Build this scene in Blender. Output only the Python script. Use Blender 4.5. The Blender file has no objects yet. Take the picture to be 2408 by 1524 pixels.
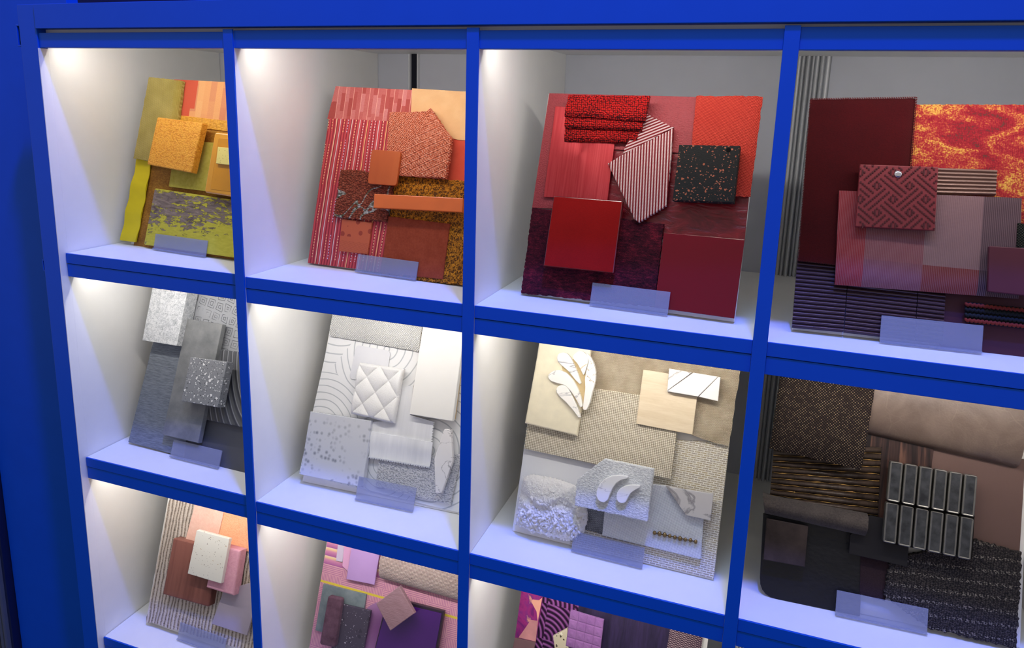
import bpy, bmesh, math, random
from mathutils import Vector, Matrix, noise as mnoise
random.seed(7)
scene = bpy.context.scene
COL = scene.collection
Z0 = 1.68                                   # height of the top opening above the floor

# ------------------------------------------------------------------ camera
FPX, IW, IH = 1723.229, 2408, 1524
PCX, PCY = 1204.877, 616.484                # the photo is cropped: its optical centre lies above the middle
CPOS = Vector((1.23820, -0.98330, -0.07800 + Z0))
CROT = Matrix.Rotation(0.3351, 3, 'Z') @ Matrix.Rotation(1.3622, 3, 'X') @ Matrix.Rotation(0.0301, 3, 'Z')
cam = bpy.data.cameras.new('camera')
cam.sensor_fit = 'HORIZONTAL'; cam.sensor_width = 36.0; cam.lens = FPX / IW * 36.0
cam.clip_start = 0.02
cam.shift_x = -(PCX-IW/2)/IW; cam.shift_y = (PCY-IH/2)/IW
camo = bpy.data.objects.new('camera', cam); COL.objects.link(camo)
camo.matrix_world = Matrix.Translation(CPOS) @ CROT.to_4x4()
scene.camera = camo

# ------------------------------------------------------------------ world, main lights, exposure
scene.view_settings.view_transform = 'Standard'
scene.view_settings.look = 'None'
scene.view_settings.gamma = 1.0
scene.view_settings.use_curve_mapping = False
scene.view_settings.exposure = 0.06
scene.cycles.max_bounces = 16; scene.cycles.diffuse_bounces = 10
world = bpy.data.worlds.new('hall'); scene.world = world
world.use_nodes = True
wb = world.node_tree.nodes['Background']
wb.inputs[0].default_value = (0.48, 0.45, 0.45, 1); wb.inputs[1].default_value = 0.78
LED_POWER = 0.68

def area_light(name, loc, target, size, power, color, sizey=None, spread=None):
    l = bpy.data.lights.new(name, 'AREA'); l.energy = power; l.color = color
    l.shape = 'RECTANGLE'; l.size = size; l.size_y = sizey or size
    if spread: l.spread = spread
    o = bpy.data.objects.new(name, l); COL.objects.link(o)
    o.location = loc
    o.rotation_euler = (Vector(target) - Vector(loc)).to_track_quat('-Z', 'Y').to_euler()
    return o
# blue stage spotlight hanging above the aisle, right of and in front of the shelves
area_light('stage_light', (1.33, -0.70, Z0 + 2.38), (0.6, 0.1, Z0 - 0.5), 0.14, 84, (0.07, 0.14, 1.0))
# added blue fill above the header, put in to brighten the blue fronts
area_light('front_fill', (1.0, -0.62, Z0 + 1.2), (0.8, 0.0, Z0 + 0.0), 0.5, 6.0, (0.12, 0.45, 1.0))

# ------------------------------------------------------------------ node helper
def lin(c):
    if isinstance(c, str):
        c = tuple(int(c[i:i+2], 16) for i in (1, 3, 5))
    return tuple(((v/255)/12.92 if v/255 <= .04045 else ((v/255+.055)/1.055)**2.4) for v in c[:3]) + (1.0,)

class G:
    def __init__(s, name):
        s.mat = bpy.data.materials.new(name); s.mat.use_nodes = True
        s.nt = s.mat.node_tree; s.nt.nodes.clear()
        s.out = s.n('ShaderNodeOutputMaterial')
        s.b = s.n('ShaderNodeBsdfPrincipled')
        s.nt.links.new(s.b.outputs[0], s.out.inputs[0])
        s.P = s.n('ShaderNodeTexCoord').outputs['Object']
    def n(s, t, **k):
        x = s.nt.nodes.new(t)
        for a, v in k.items(): setattr(x, a, v)
        return x
    def set(s, inp, v):
        if isinstance(v, bpy.types.NodeSocket): s.nt.links.new(v, inp)
        elif isinstance(v, (str,)) or (isinstance(v, tuple) and len(v) == 3 and inp.type == 'RGBA'): inp.default_value = lin(v)
        else: inp.default_value = v
    def map(s, scale=(1, 1, 1), rot=0, loc=(0, 0, 0), vec=None):
        m = s.n('ShaderNodeMapping'); s.set(m.inputs[0], vec or s.P)
        m.inputs['Scale'].default_value = scale if isinstance(scale, tuple) else (scale,)*3
        m.inputs['Rotation'].default_value = (0, 0, math.radians(rot)); m.inputs['Location'].default_value = loc
        return m.outputs[0]
    def noise(s, scale, detail=3, vec=None, rough=.5, dist=0):
        m = s.n('ShaderNodeTexNoise'); s.set(m.inputs['Vector'], vec or s.P)
        m.inputs['Scale'].default_value = scale; m.inputs['Detail'].default_value = detail
        m.inputs['Roughness'].default_value = rough; m.inputs['Distortion'].default_value = dist
        return m.outputs[0]
    def vor(s, scale, vec=None, feature='F1', out='Distance', rnd=1.0):
        m = s.n('ShaderNodeTexVoronoi', feature=feature); s.set(m.inputs['Vector'], vec or s.P)
        m.inputs['Scale'].default_value = scale; m.inputs['Randomness'].default_value = rnd
        return m.outputs[out]
    def m(s, op, a, b=0.0, c=0.0, clamp=False):
        x = s.n('ShaderNodeMath', operation=op, use_clamp=clamp)
        s.set(x.inputs[0], a); s.set(x.inputs[1], b); s.set(x.inputs[2], c)
        return x.outputs[0]
    def xyz(s, vec=None):
        x = s.n('ShaderNodeSeparateXYZ'); s.set(x.inputs[0], vec or s.P); return x.outputs
    def sin(s, v, period, phase=0.0):     # 0..1
        return s.m('MULTIPLY_ADD', s.m('SINE', s.m('MULTIPLY_ADD', v, 2*math.pi/period, phase)), .5, .5)
    def ramp(s, f, stops, interp='LINEAR'):
        r = s.n('ShaderNodeValToRGB'); e = r.color_ramp; e.interpolation = interp
        s.set(r.inputs[0], f)
        while len(e.elements) < len(stops): e.elements.new(.5)
        for el, (p, c) in zip(e.elements, stops):
            el.position = p; el.color = lin(c) if not isinstance(c, (int, float)) else (c, c, c, 1)
        return r.outputs[0]
    def mix(s, f, a, b):
        x = s.n('ShaderNodeMix', data_type='RGBA'); s.set(x.inputs[0], f); s.set(x.inputs[6], a); s.set(x.inputs[7], b)
        return x.outputs[2]
    def rampv(s, f, a, b):                # smooth 0..1 between a and b
        x = s.n('ShaderNodeMapRange'); s.set(x.inputs[0], f); x.inputs[1].default_value = a; x.inputs[2].default_value = b
        return x.outputs[0]
    def dist2(s, cx, cy, vec=None):
        X = s.xyz(vec); dx = s.m('SUBTRACT', X[0], cx); dy = s.m('SUBTRACT', X[1], cy)
        return s.m('SQRT', s.m('ADD', s.m('MULTIPLY', dx, dx), s.m('MULTIPLY', dy, dy)))
    def done(s, col, rough=.8, bump=None, dist=.0006, spec=.22, metal=0, sheen=0, coat=0, strength=1.0, trans=0, alpha=1, sub=0):
        s.set(s.b.inputs['Base Color'], col); s.set(s.b.inputs['Roughness'], rough)
        s.b.inputs['Specular IOR Level'].default_value = spec; s.b.inputs['Metallic'].default_value = metal
        s.b.inputs['Sheen Weight'].default_value = sheen; s.b.inputs['Coat Weight'].default_value = coat
        s.b.inputs['Transmission Weight'].default_value = trans
        s.b.inputs['Alpha'].default_value = alpha
        if bump is not None:
            x = s.n('ShaderNodeBump'); x.inputs['Strength'].default_value = strength; x.inputs['Distance'].default_value = dist
            s.set(x.inputs['Height'], bump); s.nt.links.new(x.outputs[0], s.b.inputs['Normal'])
        return s.mat

MC = {}
def cached(f):
    def w(*a, **k):
        key = (f.__name__, str(a), str(sorted(k.items())))
        if key not in MC: MC[key] = f(*a, **k)
        return MC[key]
    return w

@cached
def plain(col, rough=.6, spec=.22, metal=0, grain=0, gscale=300, coat=0, var=.06, dist=.0003, vscale=25):
    """plain colour with faint unevenness and optional fine grain relief"""
    g = G('plain_' + col[1:])
    n = g.noise(vscale, 3)
    c = lin(col)
    dk = tuple(v*(1-var*2) for v in c[:3]) + (1,); lt = tuple(min(1, v*(1+var*2)) for v in c[:3]) + (1,)
    x = g.n('ShaderNodeMix', data_type='RGBA'); g.set(x.inputs[0], n); x.inputs[6].default_value = dk; x.inputs[7].default_value = lt
    b = g.noise(gscale, 2) if grain else None
    return g.done(x.outputs[2], rough, b, dist=dist*max(grain, .001), spec=spec, metal=metal, coat=coat)

@cached
def weave(c1, c2, p=.0026, py=None, rot=0, rough=.85, dist=.0009, jitter=.35, gap=None, cn=40, sheen=.15):
    """plain weave: two thread colours, warp over weft"""
    g = G('weave_' + c1[1:])
    v = g.map(1, rot); X = g.xyz(v)
    jit = g.m('MULTIPLY', g.noise(180, 2), jitter*p)
    a = g.m('SINE', g.m('MULTIPLY', g.m('ADD', X[0], jit), 2*math.pi/p)); b = g.m('SINE', g.m('MULTIPLY', g.m('ADD', X[1], jit), 2*math.pi/(py or p)))
    h = g.m('MULTIPLY_ADD', g.m('MULTIPLY', a, b), .5, .5)
    f = g.m('MULTIPLY_ADD', g.noise(cn, 4), .9, -.45)
    k = g.m('ADD', h, f, clamp=True)
    col = g.ramp(k, [(0.05, gap or c1), (.4, c1), (.95, c2)])
    return g.done(col, rough, h, dist=dist, sheen=sheen, spec=.2)

@cached
def fleckweave(c1, c2, fleck, p=.0034, rough=.85, dist=.0014, rot=0, amt=.55, gap='#0c0808'):
    g = G('fleckweave_' + c1[1:])
    v = g.map(1, rot); X = g.xyz(v)
    a = g.m('SINE', g.m('MULTIPLY', X[0], 2*math.pi/p)); b = g.m('SINE', g.m('MULTIPLY', X[1], 2*math.pi/p))
    h = g.m('MULTIPLY_ADD', g.m('MULTIPLY', a, b), .5, .5)
    base = g.ramp(h, [(0, gap), (.45, c1), (.9, c2)])
    rnd = g.noise(1/p*.9, 1)
    sel = g.m('MULTIPLY', g.rampv(h, .8, .95), g.rampv(rnd, amt, amt+.04), clamp=True)
    return g.done(g.mix(sel, base, fleck), rough, h, dist=dist, spec=.25)

@cached
def felt(c1, c2, scale=420, rough=.95, dist=.0007, big=30, sheen=.2):
    g = G('felt_' + c1[1:])
    n = g.noise(scale, 4, rough=.7); b = g.noise(big, 3)
    f = g.m('MULTIPLY_ADD', n, .6, g.m('MULTIPLY', b, .4))
    return g.done(g.ramp(f, [(.3, c1), (.7, c2)]), rough, n, dist=dist, sheen=sheen*.5, spec=.04)

@cached
def leather(c, dist=.0008, scale=320, rough=.5, c2=None, spec=.4):
    g = G('leather_' + c[1:])
    v = g.map((1, 1.35, 1), 12)
    d = g.vor(scale, v, 'SMOOTH_F1'); n = g.noise(60, 3); w = g.noise(scale*1.2, 3, v, .6, 1.2)
    h = g.m('ADD', g.rampv(d, .75, .15), g.m('MULTIPLY_ADD', w, .9, -.45))
    f = g.m('MULTIPLY_ADD', n, .5, g.m('MULTIPLY', h, .5))
    return g.done(g.ramp(f, [(.2, c2 or c), (.6, c)]), rough, h, dist=dist, spec=spec)

@cached
def terrazzo(base, chips, scale=150, size=.22, rough=.35, keep=.45, spec=.5, stretch=1.5, bump=0):
    """chips: list of colours scattered in a plain ground"""
    g = G('terrazzo_' + base[1:])
    col = g.mix(g.noise(35, 3), base, base)
    hs = None
    for i, (c, sc, sz, kp) in enumerate(chips):
        v = g.map((1, stretch if i % 2 else 1, 1), 37*i + 15, (i*.31, i*.17, 0))
        nn = g.n('ShaderNodeTexNoise'); g.set(nn.inputs['Vector'], v); nn.inputs['Scale'].default_value = sc*1.5
        vv = g.n('ShaderNodeVectorMath', operation='MULTIPLY_ADD'); g.set(vv.inputs[0], nn.outputs['Color'])
        vv.inputs[1].default_value = (.9/sc,)*3; g.set(vv.inputs[2], v)
        d = g.vor(sc, vv.outputs[0]); rc = g.vor(sc, vv.outputs[0], out='Color')
        r = g.xyz(rc)
        lim = g.m('MULTIPLY', g.m('MULTIPLY_ADD', r[1], .7, .5), sz)
        sel = g.m('MULTIPLY', g.m('LESS_THAN', d, lim), g.m('LESS_THAN', r[0], kp))
        col = g.mix(sel, col, c)
        hs = sel if hs is None else g.m('MAXIMUM', hs, sel)
    return g.done(col, rough, g.noise(500, 2) if bump else None, dist=.0005, spec=spec)

@cached
def wood(c1, c2, scale=14, stretch=14, rot=0, rough=.5, dist=.0003, contrast=(.35, .65), spec=.35, loc=0):
    g = G('wood_' + c1[1:])
    v = g.map((1, stretch, 1), rot, (loc, 0, 0))
    n = g.noise(scale, 5, v, .6, .6)
    f = g.noise(scale*6, 3, v)
    k = g.m('MULTIPLY_ADD', f, .3, g.m('MULTIPLY', n, .75))
    return g.done(g.ramp(k, [(contrast[0], c1), (contrast[1], c2)]), rough, k, dist=dist, spec=spec)

@cached
def marble(base='#f2f0ee', vein='#8f8d92', scale=9, thin=.03, rough=.25, rot=20, tint=None):
    g = G('marble_' + vein[1:])
    v = g.map((1, 2.0, 1), rot)
    n = g.noise(scale, 6, v, .55, 1.2)
    k = g.m('ABSOLUTE', g.m('SUBTRACT', n, .5))
    f = g.rampv(k, 0, thin)
    soft = g.noise(30, 3)
    c = g.mix(g.m('MULTIPLY', soft, .25), base, tint or '#d9d6d4')
    return g.done(g.mix(f, vein, c), rough, spec=.5)

# ------------------------------------------------------------------ object helpers
def link(name, me, mat=None, parent=None, smooth=False, label=None, kind=None):
    o = bpy.data.objects.new(name, me); COL.objects.link(o)
    if mat is not None: me.materials.append(mat)
    if smooth:
        me.polygons.foreach_set('use_smooth', [True]*len(me.polygons))
    if parent is not None: o.parent = parent
    if label: o['label'] = label
    if kind: o['kind'] = kind
    return o
def from_bm(name, bm, mat, parent=None, smooth=False, label=None, kind=None):
    bmesh.ops.recalc_face_normals(bm, faces=bm.faces)
    me = bpy.data.meshes.new(name); bm.to_mesh(me); bm.free()
    return link(name, me, mat, parent, smooth, label, kind)
def bm_box(bm, x0, x1, y0, y1, z0, z1, bev=0):
    r = bmesh.ops.create_cube(bm, size=1)
    for v in r['verts']:
        v.co = Vector(((x0+x1)/2 + v.co.x*(x1-x0), (y0+y1)/2 + v.co.y*(y1-y0), (z0+z1)/2 + v.co.z*(z1-z0)))
    if bev:
        es = list({e for v in r['verts'] for e in v.link_edges})
        bmesh.ops.bevel(bm, geom=es, offset=bev, segments=2, profile=.5, affect='EDGES')
def box(name, x0, x1, y0, y1, z0, z1, mat, parent=None, bev=.0006, label=None, kind=None):
    bm = bmesh.new(); bm_box(bm, x0, x1, y0, y1, z0, z1, bev)
    return from_bm(name, bm, mat, parent, False, label, kind)
def thing(name, label, cat, mw=None, group=None):
    o = bpy.data.objects.new(name, None); COL.objects.link(o); o.empty_display_size = .05
    if mw is not None: o.matrix_world = mw
    o['label'] = label; o['category'] = cat
    if group: o['group'] = group
    return o

# ------------------------------------------------------------------ dimensions of the shelving (metres)
W, T = 0.40, 0.01814
XL = [i*(W+T) for i in range(4)]                 # left inner face of each column
XR = [x+W for x in XL]
ZS = [Z0-.37175, Z0-.78825, Z0-1.2001, Z0-1.62]     # tops of the shelves
LIPT = .045                                       # board + hanging lip
REC = [.012, .003, .003, .003]
YB = .455
WHITE = plain('#eaeae7', .45, .4, var=.015)
BLUE = plain('#0052c6', .45, .25, var=.02)
BLUEW = plain('#0050c8', .55, .2, var=.03)
GREYW = plain('#bfc2cb', .55, .3, var=.02)

# ------------------------------------------------------------------ setting
def structure(o): o['kind'] = 'structure'; return o
DARK = plain('#1b1d24', .8)
structure(box('floor', -3, 4.5, -4, YB+.05, -.05, 0, plain('#3a3d44', .6)))
wbk = structure(box('wall_back', -1.4, 3.2, YB, YB+.03, 0, Z0+.04, GREYW))
structure(box('wall_upper', -1.4, 3.2, YB+.03, YB+.06, 0, Z0+1.2, plain('#0a1a50', .7)))
structure(box('wall_left', -.382, -.0425, .10, .125, 0, Z0+.95, BLUEW))
# aluminium profiles of the partition system
ALU = plain('#d4d6d9', .35, .5, metal=.1, var=.03)
ALUD = plain('#85888e', .5)
def profile(name, xs, y0, parent, z1=Z0+.04, mat=ALU):
    for (a, b, d) in xs:
        bm = bmesh.new()
        n = 7
        vs0, vs1 = [], []
        for i in range(n):
            t = i/(n-1); x = a+(b-a)*t; y = y0 - d*math.sin(math.pi*t)**.6
            vs0.append(bm.verts.new((x, y, 0.002))); vs1.append(bm.verts.new((x, y, z1)))
        for i in range(n-1): bm.faces.new((vs0[i], vs0[i+1], vs1[i+1], vs1[i]))
        bm.faces.new(vs1); bm.faces.new(vs0); bm.faces.new((vs0[0], vs1[0], vs1[-1], vs0[-1]))
        from_bm(name, bm, mat, parent, False)
x4 = [(1.262, 1.268, .004), (1.2695, 1.2745, .008), (1.2765, 1.2835, .013), (1.2860, 1.2905, .009), (1.2915, 1.2985, .007), (1.3000, 1.3065, .014), (1.3090, 1.3160, .004)]
t1 = structure(box('trim_1', 1.258, 1.318, YB-.003, YB, 0, Z0+.04, ALUD))
profile('aluminium_rib', x4, YB-.003, t1)
t2 = structure(box('trim_2', .499, .512, YB-.002, YB, 0, Z0+.04, plain('#0a0d1c', .6)))
profile('aluminium_rib', [(.4925, .4985, .008), (.5125, .5180, .008)], YB, t2)
t3 = structure(box('trim_3', -.435, -.388, .085, .135, 0, Z0+.95, plain('#1a2448', .5)))
profile('aluminium_rib', [(-.408, -.396, .010), (-.428, -.414, .006)], .085, t3, Z0+.95, plain('#7f8798', .4, metal=.7))

# ------------------------------------------------------------------ shelving unit
U = thing('display_shelving', 'tall blue-fronted display shelving with white lit open cubbies', 'shelving', Matrix.Translation((0, 0, 0)))
ZT = Z0 + .0725
XE = XR[3]
def divider(x0, x1, depth, ztop):
    d = box('divider_panel', x0, x1, .003, depth, 0, ztop-.002, WHITE, U, .0004, label='white upright divider panel')
    box('front_edge', x0-.0002, x1+.0002, 0, .0032, 0, ztop, BLUE, d, .0005, label='blue front edge')
for i, dep in enumerate((YB-.001,)*3): divider(XR[i], XL[i+1], dep, Z0+.0285)
for (a, b, inner, dep) in ((-.042, -.0005, -.018, YB-.001), (XE+.0005, XE+.042, XE+.018, YB-.001)):
    lo, hi = (a, b) if a < 0 else (a, b)
    p = box('end_post', lo, hi, 0, .0185, 0, ZT, BLUE, U, .001, label='wide blue end post')
    if a < 0: box('inner_panel', -.018, 0, .0185, dep, 0, ZT-.002, WHITE, p, .0004)
    else: box('inner_panel', XE, XE+.018, .0185, dep, 0, ZT-.002, WHITE, p, .0004)
box('post_return', -.0018, 0.0, .0, .0186, 0, Z0-.001, WHITE, U, .0003)
# small latch plates on the outer side of the left post
for zz, s in ((Z0+.0205, .8), (Z0-.398, .45)):
    bm = bmesh.new()
    xo = -.0421
    for (za, zb) in ((zz+.020*s, zz+.024*s), (zz-.024*s, zz-.020*s)): bm_box(bm, xo-.013*s, xo, .002, .016, za, zb, .0005)
    bm_box(bm, xo-.013*s, xo-.010*s, .002, .016, zz-.02*s, zz+.02*s, .0005)
    l = from_bm('latch_plate', bm, BLUE, U)
    box('slot', xo-.010*s, xo, .006, .014, zz-.020*s, zz+.020*s, plain('#05070f', .7), l, .0003)
hd = box('header', 0.001, XE, -.003, .018, Z0+.0315, ZT, BLUE, U, .0008, label='blue header board')
box('top_board', 0.0, XE, .018, YB-.001, Z0+.0250, Z0+.043, WHITE, U, .0004)
LEDM = G('led_diffuser'); LEDM.b.inputs['Emission Color'].default_value = (1, .97, .92, 1); LEDM.b.inputs['Emission Strength'].default_value = 6
LEDM.b.inputs['Base Color'].default_value = (.9, .9, .9, 1); LEDM = LEDM.mat
def led(parent, i, zc, rec):
    x0, x1 = XL[i]+.026, XR[i]-.010
    y0 = rec+.0205
    box('led_strip', x0, x1, y0, y0+.009, zc-.006, zc, plain('#d8d8d8', .5), parent, .0005)
    l = bpy.data.lights.new('led_light', 'AREA'); l.shape = 'RECTANGLE'; l.size = x1-x0; l.size_y = .008
    l.energy = LED_POWER; l.color = (1.0, .94, .86)
    o = bpy.data.objects.new('led_light', l); COL.objects.link(o); o.parent = U
    o.location = ((x0+x1)/2, y0+.0045, zc-.0075); o.rotation_euler = (math.radians(48), 0, 0)
for i in range(4):
    # top lip
    lip = box('top_lip', XL[i], XR[i], REC[1], REC[1]+.016, Z0, Z0+.029-(.002 if i % 2 else .004), BLUE, U, .0006, label='blue hanging lip of the top board')
    led(lip, i, Z0+.0250, REC[1])
    for k, zt in enumerate(ZS):
        r = REC[i] if k < 3 else .003
        x0, x1 = XL[i]+.0004+(.0012 if i == 0 else 0), XR[i]-.0004
        s = box('shelf', x0, x1, r+.003, YB-.001, zt-.019, zt, WHITE, U, .0003, label='white shelf board')
        box('front_edge', x0, x1, r, r+.003, zt-.019, zt, BLUE, s, .0004, label='blue front edge')
        if k < 3:
            box('hanging_lip', x0, x1, r+.001, r+.016, zt-LIPT, zt-.0202, BLUE, s, .0005, label='blue hanging lip')
            led(s, i, zt-.019, r)
        else:
            box('plinth', x0, x1, .02, .036, 0, zt-.018, BLUE, s, .0005)

# ------------------------------------------------------------------ sample boards
CROPS = {'1': (250, 160, 3.1743), '2': (690, 180, 2.931), '3': (1200, 200, 2.6274), '4a': (1840, 60, 4.0106), '4b': (1840, 420, 3.463),
         '4c': (2000, 380, 8.468), '5': (250, 660, 3.314), '6': (680, 720, 3.049), '7a': (1180, 790, 4.0133), '7b': (1180, 1040, 4.0133),
         '8a': (1760, 860, 3.716), '8b': (1760, 1140, 3.716), '9': (200, 1130, 3.869), '10': (680, 1240, 5.365), '11': (1100, 1340, 3.648)}
def C(key, *pts):
    ox, oy, s = CROPS[key]
    return [(ox+x/s, oy+y/s) for x, y in pts]
def ray(u, v): return CROT @ Vector(((u-PCX)/FPX, -(v-PCY)/FPX, -1.0))
def on_shelf(u, v, z):
    d = ray(u, v); t = (z-CPOS.z)/d.z; return CPOS + d*t

class Board:
    """a leaning board on a shelf: local x along the shelf, y up the board, z out towards the viewer"""
    def __init__(s, name, label, origin, yaw, tilt, w, h, group='material sample boards on the shelves'):
        ya, ti = math.radians(yaw), math.radians(tilt)
        s.e = Vector((math.cos(ya), math.sin(ya), 0)); nb = Vector((-math.sin(ya), math.cos(ya), 0))
        s.up = nb*math.sin(ti) + Vector((0, 0, math.cos(ti))); s.nn = s.e.cross(s.up)
        s.B = Vector(origin)
        mw = Matrix((s.e, s.up, s.nn)).transposed().to_4x4(); mw.translation = s.B
        s.t = thing(name, label, 'sample board', mw, group)
        s.w, s.h = w, h
        bm = bmesh.new(); bm_box(bm, 0, w, 0.0015, h, -.005, 0, .0004)
        from_bm('backing_board', bm, plain('#eeece8', .7), s.t)
        # folding strut at the back that holds the board up
        zc = s.B.z
        hgt = h*.55
        top = s.up*hgt - s.nn*.005
        foot = Vector(top) ; foot = nb*(math.sin(ti)*hgt + .11); foot.z = 0.0
        bm = bmesh.new()
        loc = lambda p: Vector((p.dot(s.e), p.dot(s.up), p.dot(s.nn)))
        a0, a1 = loc(top + s.e*(w*.5-.03)), loc(top + s.e*(w*.5+.03)); b0, b1 = loc(foot + s.e*(w*.5-.04)), loc(foot + s.e*(w*.5+.04))
        off = Vector((0, 0, .0025))
        vs = [bm.verts.new(p) for p in (a0, a1, b1, b0, a0-off, a1-off, b1-off, b0-off)]
        # keep the foot on the shelf
        for f in ((0, 1, 2, 3), (7, 6, 5, 4), (0, 4, 5, 1), (1, 5, 6, 2), (2, 6, 7, 3), (3, 7, 4, 0)): bm.faces.new([vs[i] for i in f])
        from_bm('easel_strut', bm, plain('#c9c7c2', .8), s.t)
    def px(s, u, v, h):
        d = ray(u, v); t = (h - (CPOS-s.B).dot(s.nn)) / d.dot(s.nn)
        p = CPOS + d*t - s.B
        return Vector((p.dot(s.e), p.dot(s.up)))
    def pts(s, poly, h): return [s.px(u, v, h) for u, v in poly]

def fillet(P, r, seg=5, only=None):
    out = []
    n = len(P)
    for i in range(n):
        p, a, b = P[i], P[i-1], P[(i+1) % n]
        if only is not None and i not in only: out.append(p); continue
        va, vb = (a-p), (b-p); rr = min(r, va.length*.48, vb.length*.48)
        q0, q1 = p+va.normalized()*rr, p+vb.normalized()*rr
        for k in range(seg+1):
            t = k/seg; out.append(q0*(1-t)**2 + p*2*t*(1-t) + q1*t*t)
    return out
def zigzag(P, edges, amp=.0022, per=.0045):
    out = []; n = len(P)
    for i in range(n):
        a, b = P[i], P[(i+1) % n]; out.append(a)
        if i in edges:
            L = (b-a).length; k = max(2, int(L/per)); d = (b-a)/L; nr = Vector((d.y, -d.x))
            for j in range(1, 2*k):
                out.append(a + d*L*j/(2*k) + nr*(amp if j % 2 else 0))
    return out
def rough_edge(P, amp=.0008, per=.003, edges=None):
    out = []; n = len(P)
    for i in range(n):
        a, b = P[i], P[(i+1) % n]; out.append(a)
        if edges is None or i in edges:
            L = (b-a).length; k = int(L/per)
            if k < 2: continue
            d = (b-a)/L; nr = Vector((d.y, -d.x))
            for j in range(1, k): out.append(a + d*L*(j+random.uniform(-.2, .2))/k + nr*random.uniform(-amp, amp))
    return out
def clean(s):
    return s
def prism(P, z0, z1, bev=.0006, seg=2):
    bm = bmesh.new()
    lo = [bm.verts.new((p.x, p.y, z0)) for p in P]; hi = [bm.verts.new((p.x, p.y, z1)) for p in P]
    n = len(P)
    top = bm.faces.new(hi); bm.faces.new(lo[::-1])
    for i in range(n): bm.faces.new((lo[i], lo[(i+1) % n], hi[(i+1) % n], hi[i]))
    bmesh.ops.recalc_face_normals(bm, faces=bm.faces)
    if bev:
        bmesh.ops.bevel(bm, geom=list(top.edges), offset=min(bev, (z1-z0)*.6), segments=seg, profile=.5, affect='EDGES', clamp_overlap=True)
    return bm
def slab(b, name, label, poly, h, th, mat, bev=.0006, rnd=0, only=None, zz=None, rough=0, parent=None, seg=2, amp=.0022, per=.0045):
    """flat sample: outline poly in photo pixels seen at height h above the board face, th thick"""
    P = b.pts(poly, h)
    if rnd: P = fillet(P, rnd, 5, only)
    if zz: P = zigzag(P, zz, amp, per)
    if rough: P = rough_edge(P, rough)
    return from_bm(name, prism(P, max(h-th, .0002), h, bev, seg), mat, parent or b.t, False, label)
def patch(b, name, label, quad, h, th, mat, f=None, n=24, m=24, wob=0, parent=None, smooth=True, bow=(0, 0, 0, 0)):
    """bendable sample over the quad TL,TR,BR,BL; f(s,t) is added to the height h"""
    A, B_, C_, D = b.pts(quad, h)
    bm = bmesh.new(); top, bot = [], []
    for j in range(m+1):
        rt, rb = [], []
        for i in range(n+1):
            s, t = i/n, j/m
            p = (A*(1-s)+B_*s)*(1-t) + (D*(1-s)+C_*s)*t
            dx = dy = 0
            if wob:
                if i in (0, n): dx = mnoise.noise((p.x*300, p.y*300, 3.1))*wob
                if j in (0, m): dy = mnoise.noise((p.x*300, p.y*300, 7.7))*wob
            dx += bow[0]*math.sin(math.pi*t)*(1-s) + bow[1]*math.sin(math.pi*t)*s
            dy += bow[2]*math.sin(math.pi*s)*(1-t) + bow[3]*math.sin(math.pi*s)*t
            z = h + (f(s, t) if f else 0)
            rt.append(bm.verts.new((p.x+dx, p.y+dy, max(z, .0006))))
            rb.append(bm.verts.new((p.x+dx, p.y+dy, max(min(h-th, z-th*.5), .0002))))
        top.append(rt); bot.append(rb)
    for j in range(m):
        for i in range(n):
            bm.faces.new((top[j][i], top[j+1][i], top[j+1][i+1], top[j][i+1]))
            bm.faces.new((bot[j][i], bot[j][i+1], bot[j+1][i+1], bot[j+1][i]))
    for j in range(m):
        bm.faces.new((top[j][0], bot[j][0], bot[j+1][0], top[j+1][0])); bm.faces.new((top[j][n], top[j+1][n], bot[j+1][n], bot[j][n]))
    for i in range(n):
        bm.faces.new((top[0][i], top[0][i+1], bot[0][i+1], bot[0][i])); bm.faces.new((top[m][i], bot[m][i], bot[m][i+1], top[m][i+1]))
    o = from_bm(name, bm, mat, parent or b.t, False, label)
    if smooth:
        me = o.data
        for p in me.polygons: p.use_smooth = True
        o.data.set_sharp_from_angle(angle=math.radians(50)) if hasattr(o.data, 'set_sharp_from_angle') else None
    return o
def rollf(R, t0=0.0, t1=1.0):
    """half-cylinder profile down the patch, full height in the middle"""
    return lambda s, t: -R*(1-math.sqrt(max(0, 1-((t-.5)*2)**2)))
def lastcurl(d, start=.7):
    return lambda s, t: -d*(max(0, (t-start)/(1-start))**2)
def waves(a, k=2.0, ph=0.0):
    return lambda s, t: a*math.sin(2*math.pi*k*t+ph)*.5 - abs(a)*.5
def ellipsoids(bm, centres, r, sq=(1, 1, 1), sub=1):
    for c in centres:
        q = bmesh.ops.create_icosphere(bm, subdivisions=sub, radius=r)
        for v in q['verts']: v.co = Vector((c[0]+v.co.x*sq[0], c[1]+v.co.y*sq[1], c[2]+v.co.z*sq[2]))
def along(P, step):
    out = []
    for i in range(len(P)):
        a, b = P[i], P[(i+1) % len(P)]; L = (b-a).length; k = max(1, int(L/step))
        for j in range(k): out.append((a.lerp(b, j/k), (b-a).normalized()))
    return out
def overlock(b, parent, poly, h, col, step=.0028, r=.0011, inset=.0005):
    P = b.pts(poly, h)
    bm = bmesh.new()
    for p, d in along(P, step):
        q = bmesh.ops.create_icosphere(bm, subdivisions=1, radius=r)
        for v in q['verts']:
            a, c = v.co.x*.75, v.co.y*1.7
            v.co = Vector((p.x + d.x*(a+.4*c) - d.y*c, p.y + d.y*(a+.4*c) + d.x*c, h + v.co.z))
    return from_bm('overlock_stitching', bm, plain(col, .8), parent, True, kind='stuff')
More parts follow.
